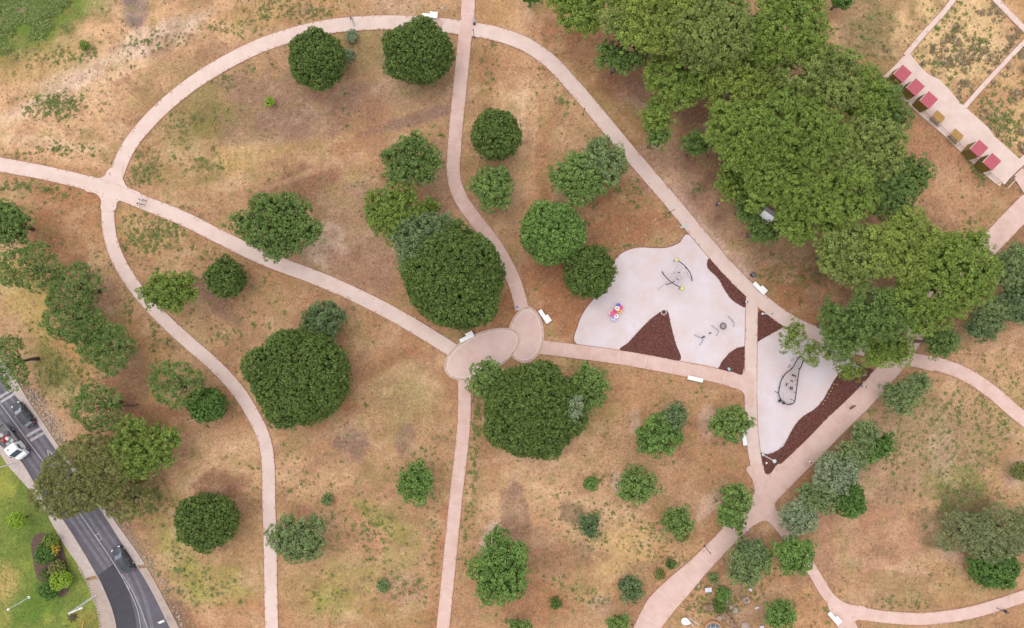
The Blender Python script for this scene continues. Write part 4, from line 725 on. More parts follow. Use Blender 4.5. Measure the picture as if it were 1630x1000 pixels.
for i in range(0, n, max(1,n//9)): MB().tube([q[i], (q[i].x,q[i].y,-.06)], .05, 6).build('post', M_NAVY, t)
for a, d, rt in (((490,380),(.75,.3),-22),((455,465),(.38,.22),-30),((370,520),(.2,.5),-20),((445,580),(.48,.52),-12)): x, y = P(1215+a[0]/10, 560+a[1]/10, .7); MB().box((x-c0[0],y-c0[1],.74), (*d,.06), math.radians(rt)).build('foot_board', M_NAVY, t)
for a, b in (((185,635),(240,655)),((430,755),(500,780)),((305,402),(322,412)),((512,520),(540,510))):
    A2 = px3([(*a,1.2),(*b,.8)], 1215,560,10,c0); MB().tube(A2, .05, 6).build('handle_bar', M_NAVY, t)
for (px, py), lab in (((1239.5,638),'dark spring seat beside the tail of the whale climber'),((1246,641),'dark spring seat touching the whale climber')):
    x, y = P(px,py); o = empty('spring_rocker', (x,y,0), .3); tag(o, lab, 'spring rocker', 'spring rockers'); MB().tube([(.1*math.cos(k*.9), .1*math.sin(k*.9), -.02+.02*k) for k in range(16)], .02, 5).build('spring', M_DARK, o); MB().lathe([(.15,.28),(.24,.33),(.24,.40),(.1,.44)], 10).build('seat', M_DARK, o)
for (px, py), lab in (((1261,573),'upper small triangular hoop beside the whale climber'),((1256,583),'lower small triangular hoop beside the whale climber')):
    x, y = P(px,py); o = MB().tube([(-.24,-.26,.02),(.08,.28,.05),(.24,.12,.3)], .03, 6, True).build('triangle_hoop', M_NAVY); o.location = (x,y,.02); tag(o, lab, 'hoop', 'triangular hoops')
# yellow markers in the mulch strip
for k, (px, py) in enumerate(((1327,611.5),(1332,612),(1324.5,617.5),(1322,622.5),(1319,627.5),(1316.5,632.5),(1313,637.5),(1310,643))):
    x, y = P(px,py); o = MB().lathe([(.06,0),(.10,.05),(.08,.14),(.03,.18)], 8).build('yellow_flower_cushion', mat('yellow_flower',(.48,.36,.12),rough=.8)); o.location = (x,y,.02); tag(o, ['first','second','third','fourth','fifth','sixth','seventh','eighth'][k]+' yellow flower cushion from the pine end of the mulch strip', 'flower', 'yellow cushions along the mulch strip')
o = MB().box((0,0,.1),(.35,.45,.2),.4).build('utility_box', mat('teal_box',(.28,.45,.48))); o.location = (*P(1160,587.5),.02); tag(o, 'small teal box lying in the lower right mulch bed', 'box')
x, y = P(1219.8,737); o = MB().lathe([(.16,0),(.16,.12),(.05,.16)], 10).build('ground_light', M_WMET); o.location = (x,y,.03); tag(o, 'small white ground light in the tip of the mulch strip', 'light')
# ------------------------------------------------------------------ sheds, picnic tables, railing on the terrace
M_ROOF = mat('crimson_roof', S(198,98,112), rough=.6, var=.06, vscale=.8); M_PLANK = mat('olive_planks', S(150,128,66), rough=.8, col2=S(128,108,54), vscale=.4); M_TRIM = mat('cream_trim', (.66,.58,.52))
def shed(px, py, label):
    """px, py: where the middle of the roof is seen"""
    h = 2.35; x, y = P(px, py, h); t = empty('garden_shed', (x,y,.1), math.radians(-42)); tag(t, label, 'shed', 'red roofed garden sheds on the terrace')
    W, D = 1.75, 1.72
    for nm, c, d, nrm in (('wall',(0,-D/2,h/2-.1),(W,.05,h-.25),'y'),('wall',(0,D/2,h/2-.1),(W,.05,h-.25),'y'),('wall',(-W/2,0,h/2-.1),(.05,D,h-.25),'x'),('wall',(W/2,0,h/2-.1),(.05,D,h-.25),'x')):
        w = MB().box(c, d).build(nm, M_PLANK, t); n = 8
        for k in range(n):
            o = (k+.5)/n-.5; cc = (c[0]+o*W*.98, c[1]+math.copysign(.035,c[1]), c[2]) if nrm == 'y' else (c[0]+math.copysign(.035,c[0]), c[1]+o*D*.98, c[2]); dd = (W/n*.92,.03,h-.25) if nrm == 'y' else (.03,D/n*.92,h-.25); MB().box(cc, dd).build('plank', M_PLANK, w)
    mb = MB(); V = []; n = 16; w2 = W/2+.1; d2 = D/2+.12
    for k in range(n*2+1):                      # corrugated sheet, ribs run down the slope
        u = -w2+2*w2*k/(n*2); z = .035 if k % 4 in (1,2) else 0.0; V += [(u,-d2,h-.06+z),(u,d2,h+.16+z),(u,-d2,h-.10+z),(u,d2,h+.12+z)]
    F = []
    for k in range(n*2): a = 4*k; b = a+4; F += [(a,b,b+1,a+1),(a+2,a+3,b+3,b+2),(a,a+2,b+2,b),(a+1,b+1,b+3,a+3)]
    F += [(0,1,3,2),(4*n*2,4*n*2+2,4*n*2+3,4*n*2+1)]; rf = mb.add(V, F).build('roof', M_ROOF, t)
    MB().box((-w2-.03,0,h+.03),(.05,2*d2,.16),0,1,0,math.atan2(.22,2*d2)).build('roof_trim', M_TRIM, rf); MB().box((W/2+.06,.1,h*.42),(.04,.8,1.75)).build('door', mat('shed_door', S(132,108,58)), t)
for px, py, lab in ((1436,118,'uppermost red roofed shed, half behind a pine'),(1456.5,139.5,'second red roofed shed from the top'),(1477.5,160,'third red roofed shed, next to the picnic tables'),(1557.5,237,'red roofed shed just below the picnic tables'),(1578,258,'lowest red roofed shed at the end of the terrace')): shed(px, py, lab)
def picnic(px, py, label):
    x, y = P(px, py, .7); t = empty('picnic_table', (x,y,.1), math.radians(-42)); tag(t, label, 'picnic table', 'wooden picnic tables on the terrace')
    for k in range(5): MB().box((0,-.36+.18*k,.74),(1.75,.165,.045)).build('top_plank', M_WOOD, t)
    for s in (-1,1):
        for k in range(2): MB().box((0,s*(.70+.16*k),.44),(1.75,.145,.045)).build('bench_plank', M_WOOD if s > 0 else M_GWOOD, t)
        for e in (-1,1): MB().tube([(s*.6,e*.62,-.02),(s*.6,e*.22,.72)], .045, 5).build('leg', M_GWOOD, t)
        MB().box((s*.6,0,.40),(.06,1.7,.09)).build('bench_support', M_GWOOD, t)
picnic(1493,187.5,'upper wooden picnic table beside the third shed'); picnic(1522,217,'lower wooden picnic table beside the fourth shed')
c0 = P(1530,243); t = empty('terrace_railing', (*c0,.1)); tag(t, 'thin dark railing along the lower left edge of the terrace', 'railing'); R0 = np.array([P(1455,176),P(1497,213),P(1530,245),P(1564,278),P(1590,299)]); s = np.concatenate([[0],np.cumsum(np.linalg.norm(np.diff(R0,axis=0),axis=1))]); rp = []
for u in np.arange(0, s[-1], 2.2):
    x = np.interp(u,s,R0[:,0])-c0[0]+.25; y = np.interp(u,s,R0[:,1])-c0[1]+.25; rp.append((x,y,1.0)); MB().tube([(x,y,-.15),(x,y,1.02)], .035, 6).build('post', M_GWOOD, t)
MB().tube(rp, .035, 6).build('top_rail', M_GWOOD, t); MB().tube([(a,b,.5) for a,b,_ in rp], .02, 5).build('mid_rail', M_GWOOD, t)
c0 = P(1604,293); t = empty('step_handrail', (*c0,0)); tag(t, 'pale handrail beside the terrace steps', 'handrail'); a = P(1598,301); b = P(1612,286); MB().tube([(a[0]-c0[0],a[1]-c0[1],.9),(b[0]-c0[0],b[1]-c0[1],1.0)], .045, 6).build('rail', M_TRIM, t)
for q in (a,b): MB().tube([(q[0]-c0[0],q[1]-c0[1],-.1),(q[0]-c0[0],q[1]-c0[1],.95)], .04, 6).build('post', M_TRIM, t)
# white tents half hidden in the grove
M_CANV = mat('white_canvas', (.80,.79,.80), rough=.8, var=.06, vscale=.6)
for px, py, s, rt, lab in ((1224,341,.9,-35,'white gabled tent showing through a gap in the grove'),):
    h = 7.6; x, y = P(px, py, h); t = empty('tent', (x,y,0), math.radians(rt)); tag(t, lab, 'tent', None)
    for k in (-1,1): MB().add([(-1.1*s,0,h+.35),(1.1*s,0,h+.35),(1.1*s,k*.95*s,h-.35),(-1.1*s,k*.95*s,h-.35),(-1.1*s,0,h+.31),(1.1*s,0,h+.31),(1.1*s,k*.95*s,h-.39),(-1.1*s,k*.95*s,h-.39)], [(0,1,2,3),(7,6,5,4),(0,4,5,1),(1,5,6,2),(2,6,7,3),(3,7,4,0)]).build('roof_panel', M_CANV, t)
    for a in (-1,1):
        for b in (-1,1): MB().tube([(a*1.0*s,b*.85*s,-.1),(a*1.0*s,b*.85*s,h-.3)], .05, 6).build('post', M_WMET, t)
    MB().tube([(-1.1*s,0,h+.37),(1.1*s,0,h+.37)], .04, 6).build('ridge', M_DARK, t)
# ------------------------------------------------------------------ ruins, bottom right
c0 = P(1150,980); t = empty('ruined_wall', (*c0,0)); tag(t, 'curved low stone wall among the ruins', 'wall'); cw = crom([(1121,966),(1135,966),(1150,976),(1163,991),(1176,1012)], step=3.2); r_ = random.Random(12)
for k, p in enumerate(cw):
    for s in (-1,0,1):
        x, y = P(p[0]+s*2.6*.6-r_.uniform(-.5,.5), p[1]-s*2.6*.8+r_.uniform(-.5,.5)); rock('stone', mat('ruin_stone_'+str((k+s)%3), S(*[(206,176,152),(190,158,134),(178,144,120)][(k+s)%3]), rough=.95, col2=S(150,118,96), vscale=.5, bump=.5, bscale=6), (r_.uniform(.26,.36),r_.uniform(.2,.28),r_.uniform(.55,.8)), 100+k*3+s, t, (x-c0[0],y-c0[1],0))
RS = 'loose stones of the ruins'
for px, py, sx, sy, sz, lab in ((1145,983,.5,.4,.5,'rounded stone inside the curved wall'),(1155,957,.5,.35,.35,'flat tan stone behind the curved wall'),(1170,971,.55,.5,.5,'pinkish stone block right of the curved wall'),(1163,966,.35,.4,.4,'upright stone beside the curved wall'),(1167,943,.35,.12,.25,'thin pale stone slab near the olive'),(1178,975,.25,.2,.2,'small pale stone right of the ruins'),(1185,996,.7,.7,.5,'large square stone block at the bottom edge of the ruins'),(1112,934,.25,.18,.2,'small pale stone at the path edge')): o = rock('ruin_stone', M_STONE, (sx,sy,sz), px, None, (*P(px,py),0)); tag(o, lab, 'stone', RS)
x, y = P(1186,953); t = empty('stone_pedestal', (x,y,0), .5); tag(t, 'square hollow-topped stone pedestal right of the ruins', 'pedestal'); MB().box((0,0,.35),(.95,.95,.75),0,.9).build('block', M_STONE, t); MB().box((0,0,.735),(.45,.45,.03)).build('socket_shade', mat('hollow_shade',(.12,.10,.09)), t)  # flat dark plate on the block paints the shade inside its hollow top
x, y = P(1134,1001); t = empty('covered_well', (x,y,0)); tag(t, 'round well with a dark gridded cover at the bottom edge', 'well'); mb = MB(); mb.lathe([(1.45,-.05),(1.42,.5),(1.35,.55),(1.12,.55),(1.1,.3)], 28).build('stone_rim', mat('well_rim', S(206,160,124), rough=.95, col2=S(176,130,98), vscale=.5), t); MB().lathe([(1.11,.40),(1.11,.46)], 28).build('cover', mat('slate_cover', (.085,.09,.115), rough=.5), t)
for k in (-.4,.35): MB().box((k,0,.47),(.04,1.9,.03)).build('cover_bar', M_WMET, t); MB().box((0,k,.475),(1.9,.04,.03)).build('cover_bar', M_WMET, t)
def plaque(px, py, w, d, rt, label): x, y = P(px,py); t = empty('plaque', (x,y,0), math.radians(rt)); tag(t, label, 'plaque', 'pale information plaques'); MB().box((0,0,.55),(w,d,.05),0,1,0,.3).build('panel', mat('pale_panel',(.52,.53,.60),rough=.4), t); [MB().tube([(s*w*.3,0,-.05),(s*w*.3,0,.5)], .035, 6).build('leg', M_WMET, t) for s in (-1,1)]; MB().box((0,0,.585),(.03,d*.95,.02),0,1,0,.3).build('centre_bar', mat('plaque_seam',(.35,.36,.45)), t)
plaque(1126,937,1.05,.8,5,'large bluish plaque beside the diagonal path above the ruins'); plaque(1193,937,.5,.35,-40,'small plaque above the stone pedestal'); plaque(1203,965.5,.6,.3,15,'small pale plaque right of the stone pedestal'); plaque(1211,995.5,.6,.3,0,'small pale plaque near the bottom edge'); plaque(1188,842,.4,.3,20,'small bluish plaque just below the main junction')
x, y = P(1090,986); t = empty('information_sign', (x,y,0), math.radians(-12)); tag(t, 'white shield-shaped sign with a dark scrawl near the bottom edge', 'sign')
sh = [(-.82,.05),(-.62,.42),(-.25,.62),(.15,.50),(.80,-.18),(.35,-.40),(-.15,-.55),(-.55,-.45)]; MB().prism(sh, .82, .88, True, True).build('sign_panel', M_WHITE, t); MB().tube([(-.42,.06,.886),(-.30,.10,.886),(-.22,0,.886),(-.08,-.02,.886),(0,-.08,.886),(.10,-.04,.886),(.2,-.12,.886)], .035, 4).build('dark_lettering', mat('sign_ink',(.12,.14,.15)), t)
MB().tube([(0,0,-.05),(0,0,.83)], .06, 8).build('post', M_WMET, t)
for k, (a, b) in enumerate((((1095.5,983),(1112,994.5)),((1096,985.5),(1105,999)))):
    p, q = P(*a), P(*b); o = MB().tube([(p[0],p[1],.10),(q[0],q[1],.02)], .045, 6).build('sign_prop', M_WMET); tag(o, ['upper white bar lying beside the white sign','lower white bar lying beside the white sign'][k], 'bar', 'white bars by the sign')
o = MB().tube([(*P(134,987),.1),(*P(132,999),.12)], .14, 8).build('log', M_WOOD); tag(o, 'short pale log on the lawn near the bottom edge', 'log')
c0 = P(117,983); t = empty('root_stump', (*c0,0)); tag(t, 'brown upturned root stump below the tall street lamp', 'stump'); MB().tube([(.3,.4,-.05),(.1,.2,.35),(-.2,0,.55)], [.3,.28,.2], 8).build('stump', M_BARK, t)
for k in range(7): a = k*.9; MB().tube([(-.1,0,.4),(-.1+.6*math.cos(a),.5*math.sin(a),.3),(-.1+1.0*math.cos(a),.85*math.sin(a),.05)], [.1,.07,.03], 5).build('root', M_BARK, t)
# fallen trunk beside the pines
o = MB().tube([(*P(195,646),.12),(*P(212,645),.14),(*P(220,644),.2)], [.12,.13,.16], 7).build('fallen_trunk', M_BARK); tag(o, 'dark fallen trunk on bare soil between the left pines', 'log')
# ------------------------------------------------------------------ cars and truck
def loft(mb, secs, cap=True):
    n = len(secs[0]); V = [p for s in secs for p in s]; F = [(i*n+k, i*n+(k+1)%n, (i+1)*n+(k+1)%n, (i+1)*n+k) for i in range(len(secs)-1) for k in range(n)]
    if cap: F += [tuple(range(n-1,-1,-1)), tuple((len(secs)-1)*n+k for k in range(n))]
    return mb.add(V, F)
M_GLASS = mat('sky_lit_glass', (.07,.09,.12), rough=.08, spec=.8, coat=.5); M_TYRE = mat('tyre', (.02,.02,.02), rough=.9); M_RIMM = mat('alloy', (.35,.35,.37), rough=.35, metal=.6); M_LAMP = mat('headlamp', (.6,.62,.66), rough=.15, coat=.5); M_TAIL = mat('tail_lamp', (.45,.03,.04), rough=.2, coat=.5)
def wheel(t, x, y, r=.33, w=.22):
    M = Matrix.Rotation(math.pi/2, 3, 'X'); o = MB().lathe([(r*.7,-w/2),(r*.95,-w/2),(r,-w*.3),(r,w*.3),(r*.95,w/2),(r*.7,w/2)], 20, (x,y,r), M).build('wheel', M_TYRE, t, False); s = math.copysign(1, y)
    MB().lathe([(r*.66,-.01),(r*.68,.015),(r*.2,.03),(r*.1,.03)], 16, (x,y+s*(w/2-.005),r), Matrix.Rotation(-s*math.pi/2,3,'X')).build('rim', M_RIMM, o)
def quad(t, name, p, m, th=.012, parent=None):
    p = [Vector(q) for q in p]; n = (p[1]-p[0]).cross(p[3]-p[0]).normalized(); o = MB().add([q+n*th for q in p]+[q-n*.02 for q in p], [(0,1,2,3),(7,6,5,4),(0,4,5,1),(1,5,6,2),(2,6,7,3),(3,7,4,0)]).build(name, m, parent or t); return o
def car(px, py, ang, paint, label):
    x, y = P(px, py); t = empty('parked_car', (x,y,.012), math.radians(ang)); t.name = 'car'; tag(t, label, 'car', 'dark cars on the road')
    S0 = [(-2.2,.66,.80,.42),(-2.12,.80,.94,.30),(-1.75,.88,.99,.22),(-.9,.90,.98,.20),(.4,.90,.96,.20),(1.1,.89,.92,.20),(1.6,.87,.86,.22),(1.98,.78,.76,.28),(2.16,.58,.62,.40)]; secs = []
    for u, w, zt, zb in S0: secs.append([(u,-w*.9,zb),(u,-w,zb+.12),(u,-w*1.0,zt*.72),(u,-w*.93,zt-.06),(u,-w*.72,zt),(u,0,zt+.035),(u,w*.72,zt),(u,w*.93,zt-.06),(u,w,zt*.72),(u,w,zb+.12),(u,w*.9,zb)])
    loft(MB(), secs).build('body', paint, t, True)
    C0 = [(-2.0,.72,.95,.97),(-1.62,.66,.95,1.40),(-.9,.64,.95,1.49),(-.1,.63,.95,1.49),(.35,.62,.95,1.42),(1.12,.70,.90,.93)]; secs = [[(u,-.80 if 0<i<5 else -w,zb),(u,-w,max(zb+.005,zt-.05)),(u,-w*.8,zt),(u,0,zt+.02),(u,w*.8,zt),(u,w,max(zb+.005,zt-.05)),(u,.80 if 0<i<5 else w,zb)] for i,(u,w,zb,zt) in enumerate(C0)]
    cb = loft(MB(), secs).build('cabin', paint, t)
    quad(t, 'windscreen', [(.40,.56,1.41),(.40,-.56,1.41),(1.06,-.64,.965),(1.06,.64,.965)], M_GLASS); quad(t, 'rear_window', [(-1.66,-.56,1.38),(-1.66,.56,1.38),(-1.96,.62,1.02),(-1.96,-.62,1.02)], M_GLASS)
    for s in (-1,1):
        for u0, u1, v0, v1 in ((-.85,.0,-.85,.0),(.08,.75,.08,.36),(-1.5,-.93,-1.45,-.93)):
            p = [(u0,s*.785,1.0),(u1,s*.785,1.0),(v1,s*.665,1.38),(v0,s*.665,1.38)]; quad(t, 'side_window', p if s < 0 else p[::-1], M_GLASS)
        for u in (-1.35,1.35): wheel(t, u, s*.80)
        MB().box((.78,s*1.0,1.0),(.14,.2,.13),0,.8).build('wing_mirror', paint, t); MB().box((1.98,s*.60,.68),(.28,.30,.13),s*.35).build('headlight', M_LAMP, t); MB().box((-2.10,s*.66,.82),(.14,.26,.18)).build('tail_light', M_TAIL, t)
        MB().tube([(-1.4,s*.56,1.52),(-.1,s*.56,1.55),(.2,s*.56,1.50)], .02, 5).build('roof_rail', M_DARK, cb); quad(t, 'door_handle', [(-.5,s*.905,.82),(-.3,s*.905,.82),(-.3,s*.905,.86),(-.5,s*.905,.86)], M_RIMM)
    MB().box((2.14,0,.42),(.06,.9,.16)).build('grille', M_DARK, t); MB().box((-2.2,0,.60),(.03,.5,.11)).build('number_plate', mat('plate_white',(.6,.6,.58)), t); return t
P1 = mat('slate_car_paint', (.026,.029,.040), rough=.35, spec=.4, coat=.25); P2 = mat('charcoal_car_paint', (.020,.022,.028), rough=.35, spec=.4, coat=.25)
car(199,888,122.9,P1,'dark blue-grey car alone on the lower part of the road'); car(42,659,128.5,P2,'dark grey car beside the truck at the left edge')
x, y = P(34,713); t = empty('flatbed_truck', (x,y,.012), math.radians(-52)); tag(t, 'white-cabbed flatbed truck cut by the left edge', 'truck'); W_ = mat('white_truck_paint', (.74,.73,.74), rough=.35, coat=.4)
sec = lambda u, w, zb, zt, r=.12: [(u,-w,zb),(u,-w,zt-.35),(u,-w*.93,zt-r),(u,-w*.80,zt),(u,w*.80,zt),(u,w*.93,zt-r),(u,w,zt-.35),(u,w,zb)]
loft(MB(), [sec(-.85,.98,.5,2.18),(sec(-.1,1.0,.45,2.26)),sec(.35,1.0,.45,2.2),sec(1.0,.97,.45,1.38,.06),sec(1.45,.90,.45,1.15,.05),sec(1.62,.72,.5,.85,.05)]).build('cab', W_, t)
quad(t,'windscreen',[(.42,.76,2.13),(.42,-.76,2.13),(.97,-.80,1.45),(.97,.80,1.45)],M_GLASS)
for s in (-1,1):
    p = [(-.35,s*1.01,1.42),(.62,s*1.01,1.42),(.30,s*.985,1.95),(-.35,s*.985,1.95)]; quad(t,'side_window',p if s < 0 else p[::-1],M_GLASS); MB().box((.62,s*1.16,1.55),(.12,.2,.3)).build('wing_mirror',M_DARK,t); MB().box((1.50,s*.66,.82),(.2,.3,.2)).build('headlight',M_LAMP,t)
    for u in (.85,-3.0): wheel(t,u,s*.92,.38,.26)
    MB().box((-2.75,s*1.02,1.12),(3.5,.05,.42)).build('side_board',mat('grey_boards',(.28,.27,.28),var=.2,vscale=.4),t)
MB().box((-2.4,0,.62),(4.4,.8,.2)).build('chassis',M_DARK,t); MB().box((-2.75,0,.88),(3.5,2.0,.1)).build('bed',mat('bed_floor',(.14,.13,.13)),t); MB().box((-.97,0,1.5),(.06,1.95,1.2)).build('headboard',MATS['grey_boards'],t); MB().box((-4.5,0,1.12),(.05,2.0,.42)).build('tailboard',MATS['grey_boards'],t)
MB().box((-.35,-.35,2.25),(.3,.3,.05)).build('roof_hatch',mat('roof_hatch',(.25,.18,.2)),t)
tm = t.matrix_basis.copy(); R_ = Matrix.Translation((x,y,.012)) @ Matrix.Rotation(math.radians(-52),4,'Z')
for k, (u, v, d, cl, lab) in enumerate(((-1.4,.45,(.5,.6,.5),(.42,.40,.38),'grey box behind the truck cab on the left'),(-1.4,-.4,(.6,.8,.35),(.30,.28,.27),'low grey crate behind the truck cab on the right'),(-2.1,.1,(.6,.5,.55),(.55,.52,.50),'pale crate in the middle of the truck bed'),(-2.3,-.6,(.5,.45,.5),(.45,.05,.05),'red canister in the truck bed'),(-2.8,.5,(.6,.7,.4),(.08,.08,.10),'dark bag in the truck bed'),(-3.1,-.3,(.7,.6,.5),(.38,.36,.38),'grey tub towards the tail of the truck bed'),(-2.6,-.1,(.3,1.2,.2),(.45,.06,.05),'red pole-like bundle across the truck bed'))):
    p = R_ @ Vector((u,v,.93+d[2]/2)); o = MB().box((0,0,0),d,0,.86).build('cargo_box',mat('cargo_%d'%k,cl,var=.2,vscale=.3)); MB().box((0,0,d[2]/2),(d[0]*.7,d[1]*.7,.05)).build('lid',mat('cargo_%d'%k,cl),o); o.location = p; o.rotation_euler = (0,0,math.radians(-52)+random.Random(k).uniform(-.3,.3)); tag(o, lab, 'cargo', 'cargo on the truck')

# ------------------------------------------------------------------ people and the dog
def skinned(name, verts, edges, rad, mats, pick, subdiv=1):
    me = bpy.data.meshes.new(name); me.from_pydata(verts, edges, []); o = bpy.data.objects.new(name, me); C.objects.link(o); o.modifiers.new('s','SKIN'); 
    if not me.skin_vertices: me.attributes.new('skin','FLOAT','POINT')
    for sv, r in zip(me.skin_vertices[0].data, rad): sv.radius = r if hasattr(r,'__len__') else (r,r)
    me.skin_vertices[0].data[0].use_root = True; sb = o.modifiers.new('d','SUBSURF'); sb.levels = subdiv; sb.render_levels = subdiv
    dg = bpy.context.evaluated_depsgraph_get(); m2 = bpy.data.meshes.new_from_object(o.evaluated_get(dg)); bpy.data.objects.remove(o); m2.name = name
    for m in mats: m2.materials.append(m)
    for p in m2.polygons: p.material_index = pick(p.center); p.use_smooth = True
    return m2
SKIN = mat('skin', (.46,.29,.21), rough=.6); 
def person(px, py, face, label, top, legs, hair, stride=.35, arms=.3, h=1.72):
    x, y = P(px, py); t = empty('person', (x,y,.045), math.radians(face)); tag(t, label, 'person', 'people walking in the park'); s = stride
    V = [(0,0,.96),(0,0,1.15),(0,0,1.38),(.01,0,1.50),(.02,0,1.56),(.04,0,1.66)]; E = [(0,1),(1,2),(2,3),(3,4),(4,5)]; R = [(.14,.12),(.15,.11),(.17,.11),(.06,.06),(.075,.08),(.085,.095)]
    def chain(a, pts, rr):
        for p, r in zip(pts, rr): V.append(p); R.append(r); E.append((a, len(V)-1)); a = len(V)-1
        return a
    for sd, k in ((1,1),(-1,-1)):
        chain(0, [(.03*k,.10*sd,.88),(s*.45*k+.05,.10*sd,.50),(s*.8*k,.10*sd,.10),(s*.8*k+.12,.10*sd,.05),(s*.8*k+.2,.10*sd,.04)], [.088,.062,.045,.045,.03])
        w = chain(2, [(0,.19*sd,1.40),(-.05*k*arms*3,.25*sd,1.14),(-.10*k*arms*3+.08,.27*sd,.90),(-.12*k*arms*3+.11,.27*sd,.82)], [.06,.046,.034,.034])
        b = V[w]
        for f in range(4): chain(w, [(b[0]+.02+.012*f,b[1]+(-.03+.02*f)*sd,b[2]-.07),(b[0]+.035+.01*f,b[1]+(-.035+.02*f)*sd,b[2]-.11-.008*(f in (1,2)))], [.011,.009])
        chain(w, [(b[0]+.04,b[1]-.045*sd,b[2]-.03),(b[0]+.06,b[1]-.05*sd,b[2]-.065)], [.012,.010])
    key = label[:20]; TM = mat('top_'+str(top), top, rough=.85); LM = mat('legs_'+str(legs), legs, rough=.85); SH = mat('shoes', (.03,.028,.03), rough=.7)
    def pick(c): return 3 if c.z < .085 else (2 if c.z < .98 and abs(c.y) < .205 else (0 if c.z > 1.47 or (abs(c.y) > .2 and c.z < 1.0) else 1))
    me = skinned('body', V, E, R, [SKIN, TM, LM, SH], pick); b = link(bpy.data.objects.new('body', me), t); b.scale = (h/1.75,)*3
    hb = MB(); hb.lathe([(.03,1.60),(.098,1.63),(.112,1.69),(.098,1.75),(.04,1.79)], 12, (.02,0,0)); hh = hb.build('hair', mat('hair_'+str(hair), hair, rough=.7), t, True); hh.scale = b.scale
    MB().add([(.135,0,1.665),(.11,-.015,1.64),(.11,.015,1.64),(.11,0,1.69)], [(0,1,2),(0,2,3),(0,3,1),(1,3,2)]).build('nose', SKIN, t).scale = b.scale
person(562,35,-80,'person in pale grey striding down across the top path',(.42,.42,.50),(.26,.26,.33),(.03,.03,.04),.75,.8)
person(231,320,160,'walker in a white top on the left path, nearer its upper edge',(.70,.70,.74),(.05,.055,.09),(.03,.025,.025),.4,.3)
person(228,326.5,160,'walker in a pale top on the left path, nearer its lower edge',(.66,.58,.60),(.10,.10,.13),(.03,.025,.025),.45,.3)
person(1139,327,40,'person in dark blue standing on bare earth left of the grove',(.03,.035,.09),(.03,.035,.08),(.55,.55,.56),.15,.2)
person(1184,481,10,'person in dark and white at the corner of the upper right mulch bed',(.60,.60,.62),(.04,.04,.05),(.03,.025,.03),.25,.4)
person(1369.5,614,-45,'person in a white shirt walking on the wide diagonal path',(.74,.74,.78),(.08,.09,.15),(.14,.11,.09),.55,.4)
person(1369,595.5,-40,'person in dark clothes at the edge of the wide path by the pine',(.30,.28,.33),(.035,.035,.045),(.30,.30,.32),.4,.2)
person(1284,733,130,'dark-haired person in a pinkish top at the edge of the wide path',(.60,.50,.50),(.52,.42,.40),(.03,.02,.025),.45,.3)
person(1592,968.5,160,'person in dark clothes walking on the bottom right path',(.045,.035,.045),(.05,.06,.12),(.06,.04,.03),.6,.3,1.8)
def dog(px, py, face, label):
    x, y = P(px, py); t = empty('dog', (x,y,.045), math.radians(face)); tag(t, label, 'dog')
    V = [(-.25,0,.46),(0,0,.44),(.25,0,.47),(.38,0,.58),(.47,0,.66),(.60,0,.63),(-.40,0,.52),(-.58,0,.60)]; E = [(0,1),(1,2),(2,3),(3,4),(4,5),(0,6),(6,7)]; R = [(.11,.12),(.115,.12),(.13,.15),.075,.085,.045,.035,.02]
    for sd in (-1,1):
        for a, pts, rr in ((2,[(.27,.09*sd,.36),(.25,.09*sd,.18),(.28,.09*sd,.02)],[.06,.035,.035]),(0,[(-.20,.09*sd,.34),(-.34,.09*sd,.19),(-.28,.09*sd,.02)],[.075,.04,.035]),(4,[(.43,.07*sd,.70),(.40,.10*sd,.64)],[.035,.02])):
            for p, r in zip(pts, rr): V.append(p); R.append(r); E.append((a, len(V)-1)); a = len(V)-1
    link(bpy.data.objects.new('body', skinned('body', V, E, R, [mat('brown_fur',(.13,.055,.035),rough=.9)], lambda c: 0)), t)
dog(1354.5,648,38,'brown dog on the wide diagonal path')
# ------------------------------------------------------------------ ground cover
def scatter(n, rng, weight=None):
    q = np.column_stack([rng.uniform(-30,1660,n), rng.uniform(-25,1025,n)]); return q
def tufts(name, label, q, sizes, nb, cols, rng, h=.18, parent=None, up=.55, wid=.35):
    """low rosettes of blades at plan points q"""
    n = len(q); X = (q[:,0]-815)*.1; Y = (500-q[:,1])*.1; c = np.column_stack([X, Y, np.full(n,-.02)])
    a = rng.random((n,nb))*2*np.pi; rr = np.sqrt(rng.random((n,nb)))*sizes[:,None]*.5; d = np.stack([np.cos(a),np.sin(a),np.zeros_like(a)],-1); pos = c[:,None]+d*rr[...,None]; pos[...,2] += h*(1-.6*rr/(sizes[:,None]*.5+1e-6))*rng.uniform(.4,1.1,(n,nb))*np.minimum(1.6,sizes[:,None]/.45)
    nr = np.stack([-d[...,0]*.1,-d[...,1]*.1,np.ones_like(a)],-1)+d*rng.uniform(0,.8,(n,nb,1))+rng.normal(0,.3,(n,nb,3)); tn = d+np.array([0,0,up])*rng.uniform(-.6,1,(n,nb,1)); L = np.repeat(sizes,nb)*rng.uniform(.35,.7,n*nb); W = L*wid*rng.uniform(.7,1.4,n*nb); tint = np.clip(np.repeat(rng.random(n),nb)*.65+rng.random(n*nb)*.35,0,1)
    me = quads_mesh(name, pos.reshape(-1,3), nr.reshape(-1,3), tn.reshape(-1,3), L, W, tint, .1); me.materials.append(leafmat('blade_'+name, *cols, trans=.1)); o = link(bpy.data.objects.new(name, me), parent)
    return tag(o, label, 'ground cover', kind='stuff')
G1 = np.random.default_rng(99)
def nz(q, sc, sd): return noise2((q[:,0]-815)*.1, (500-q[:,1])*.1, sc, sd, 4, .55)
LAWNP = LAWN
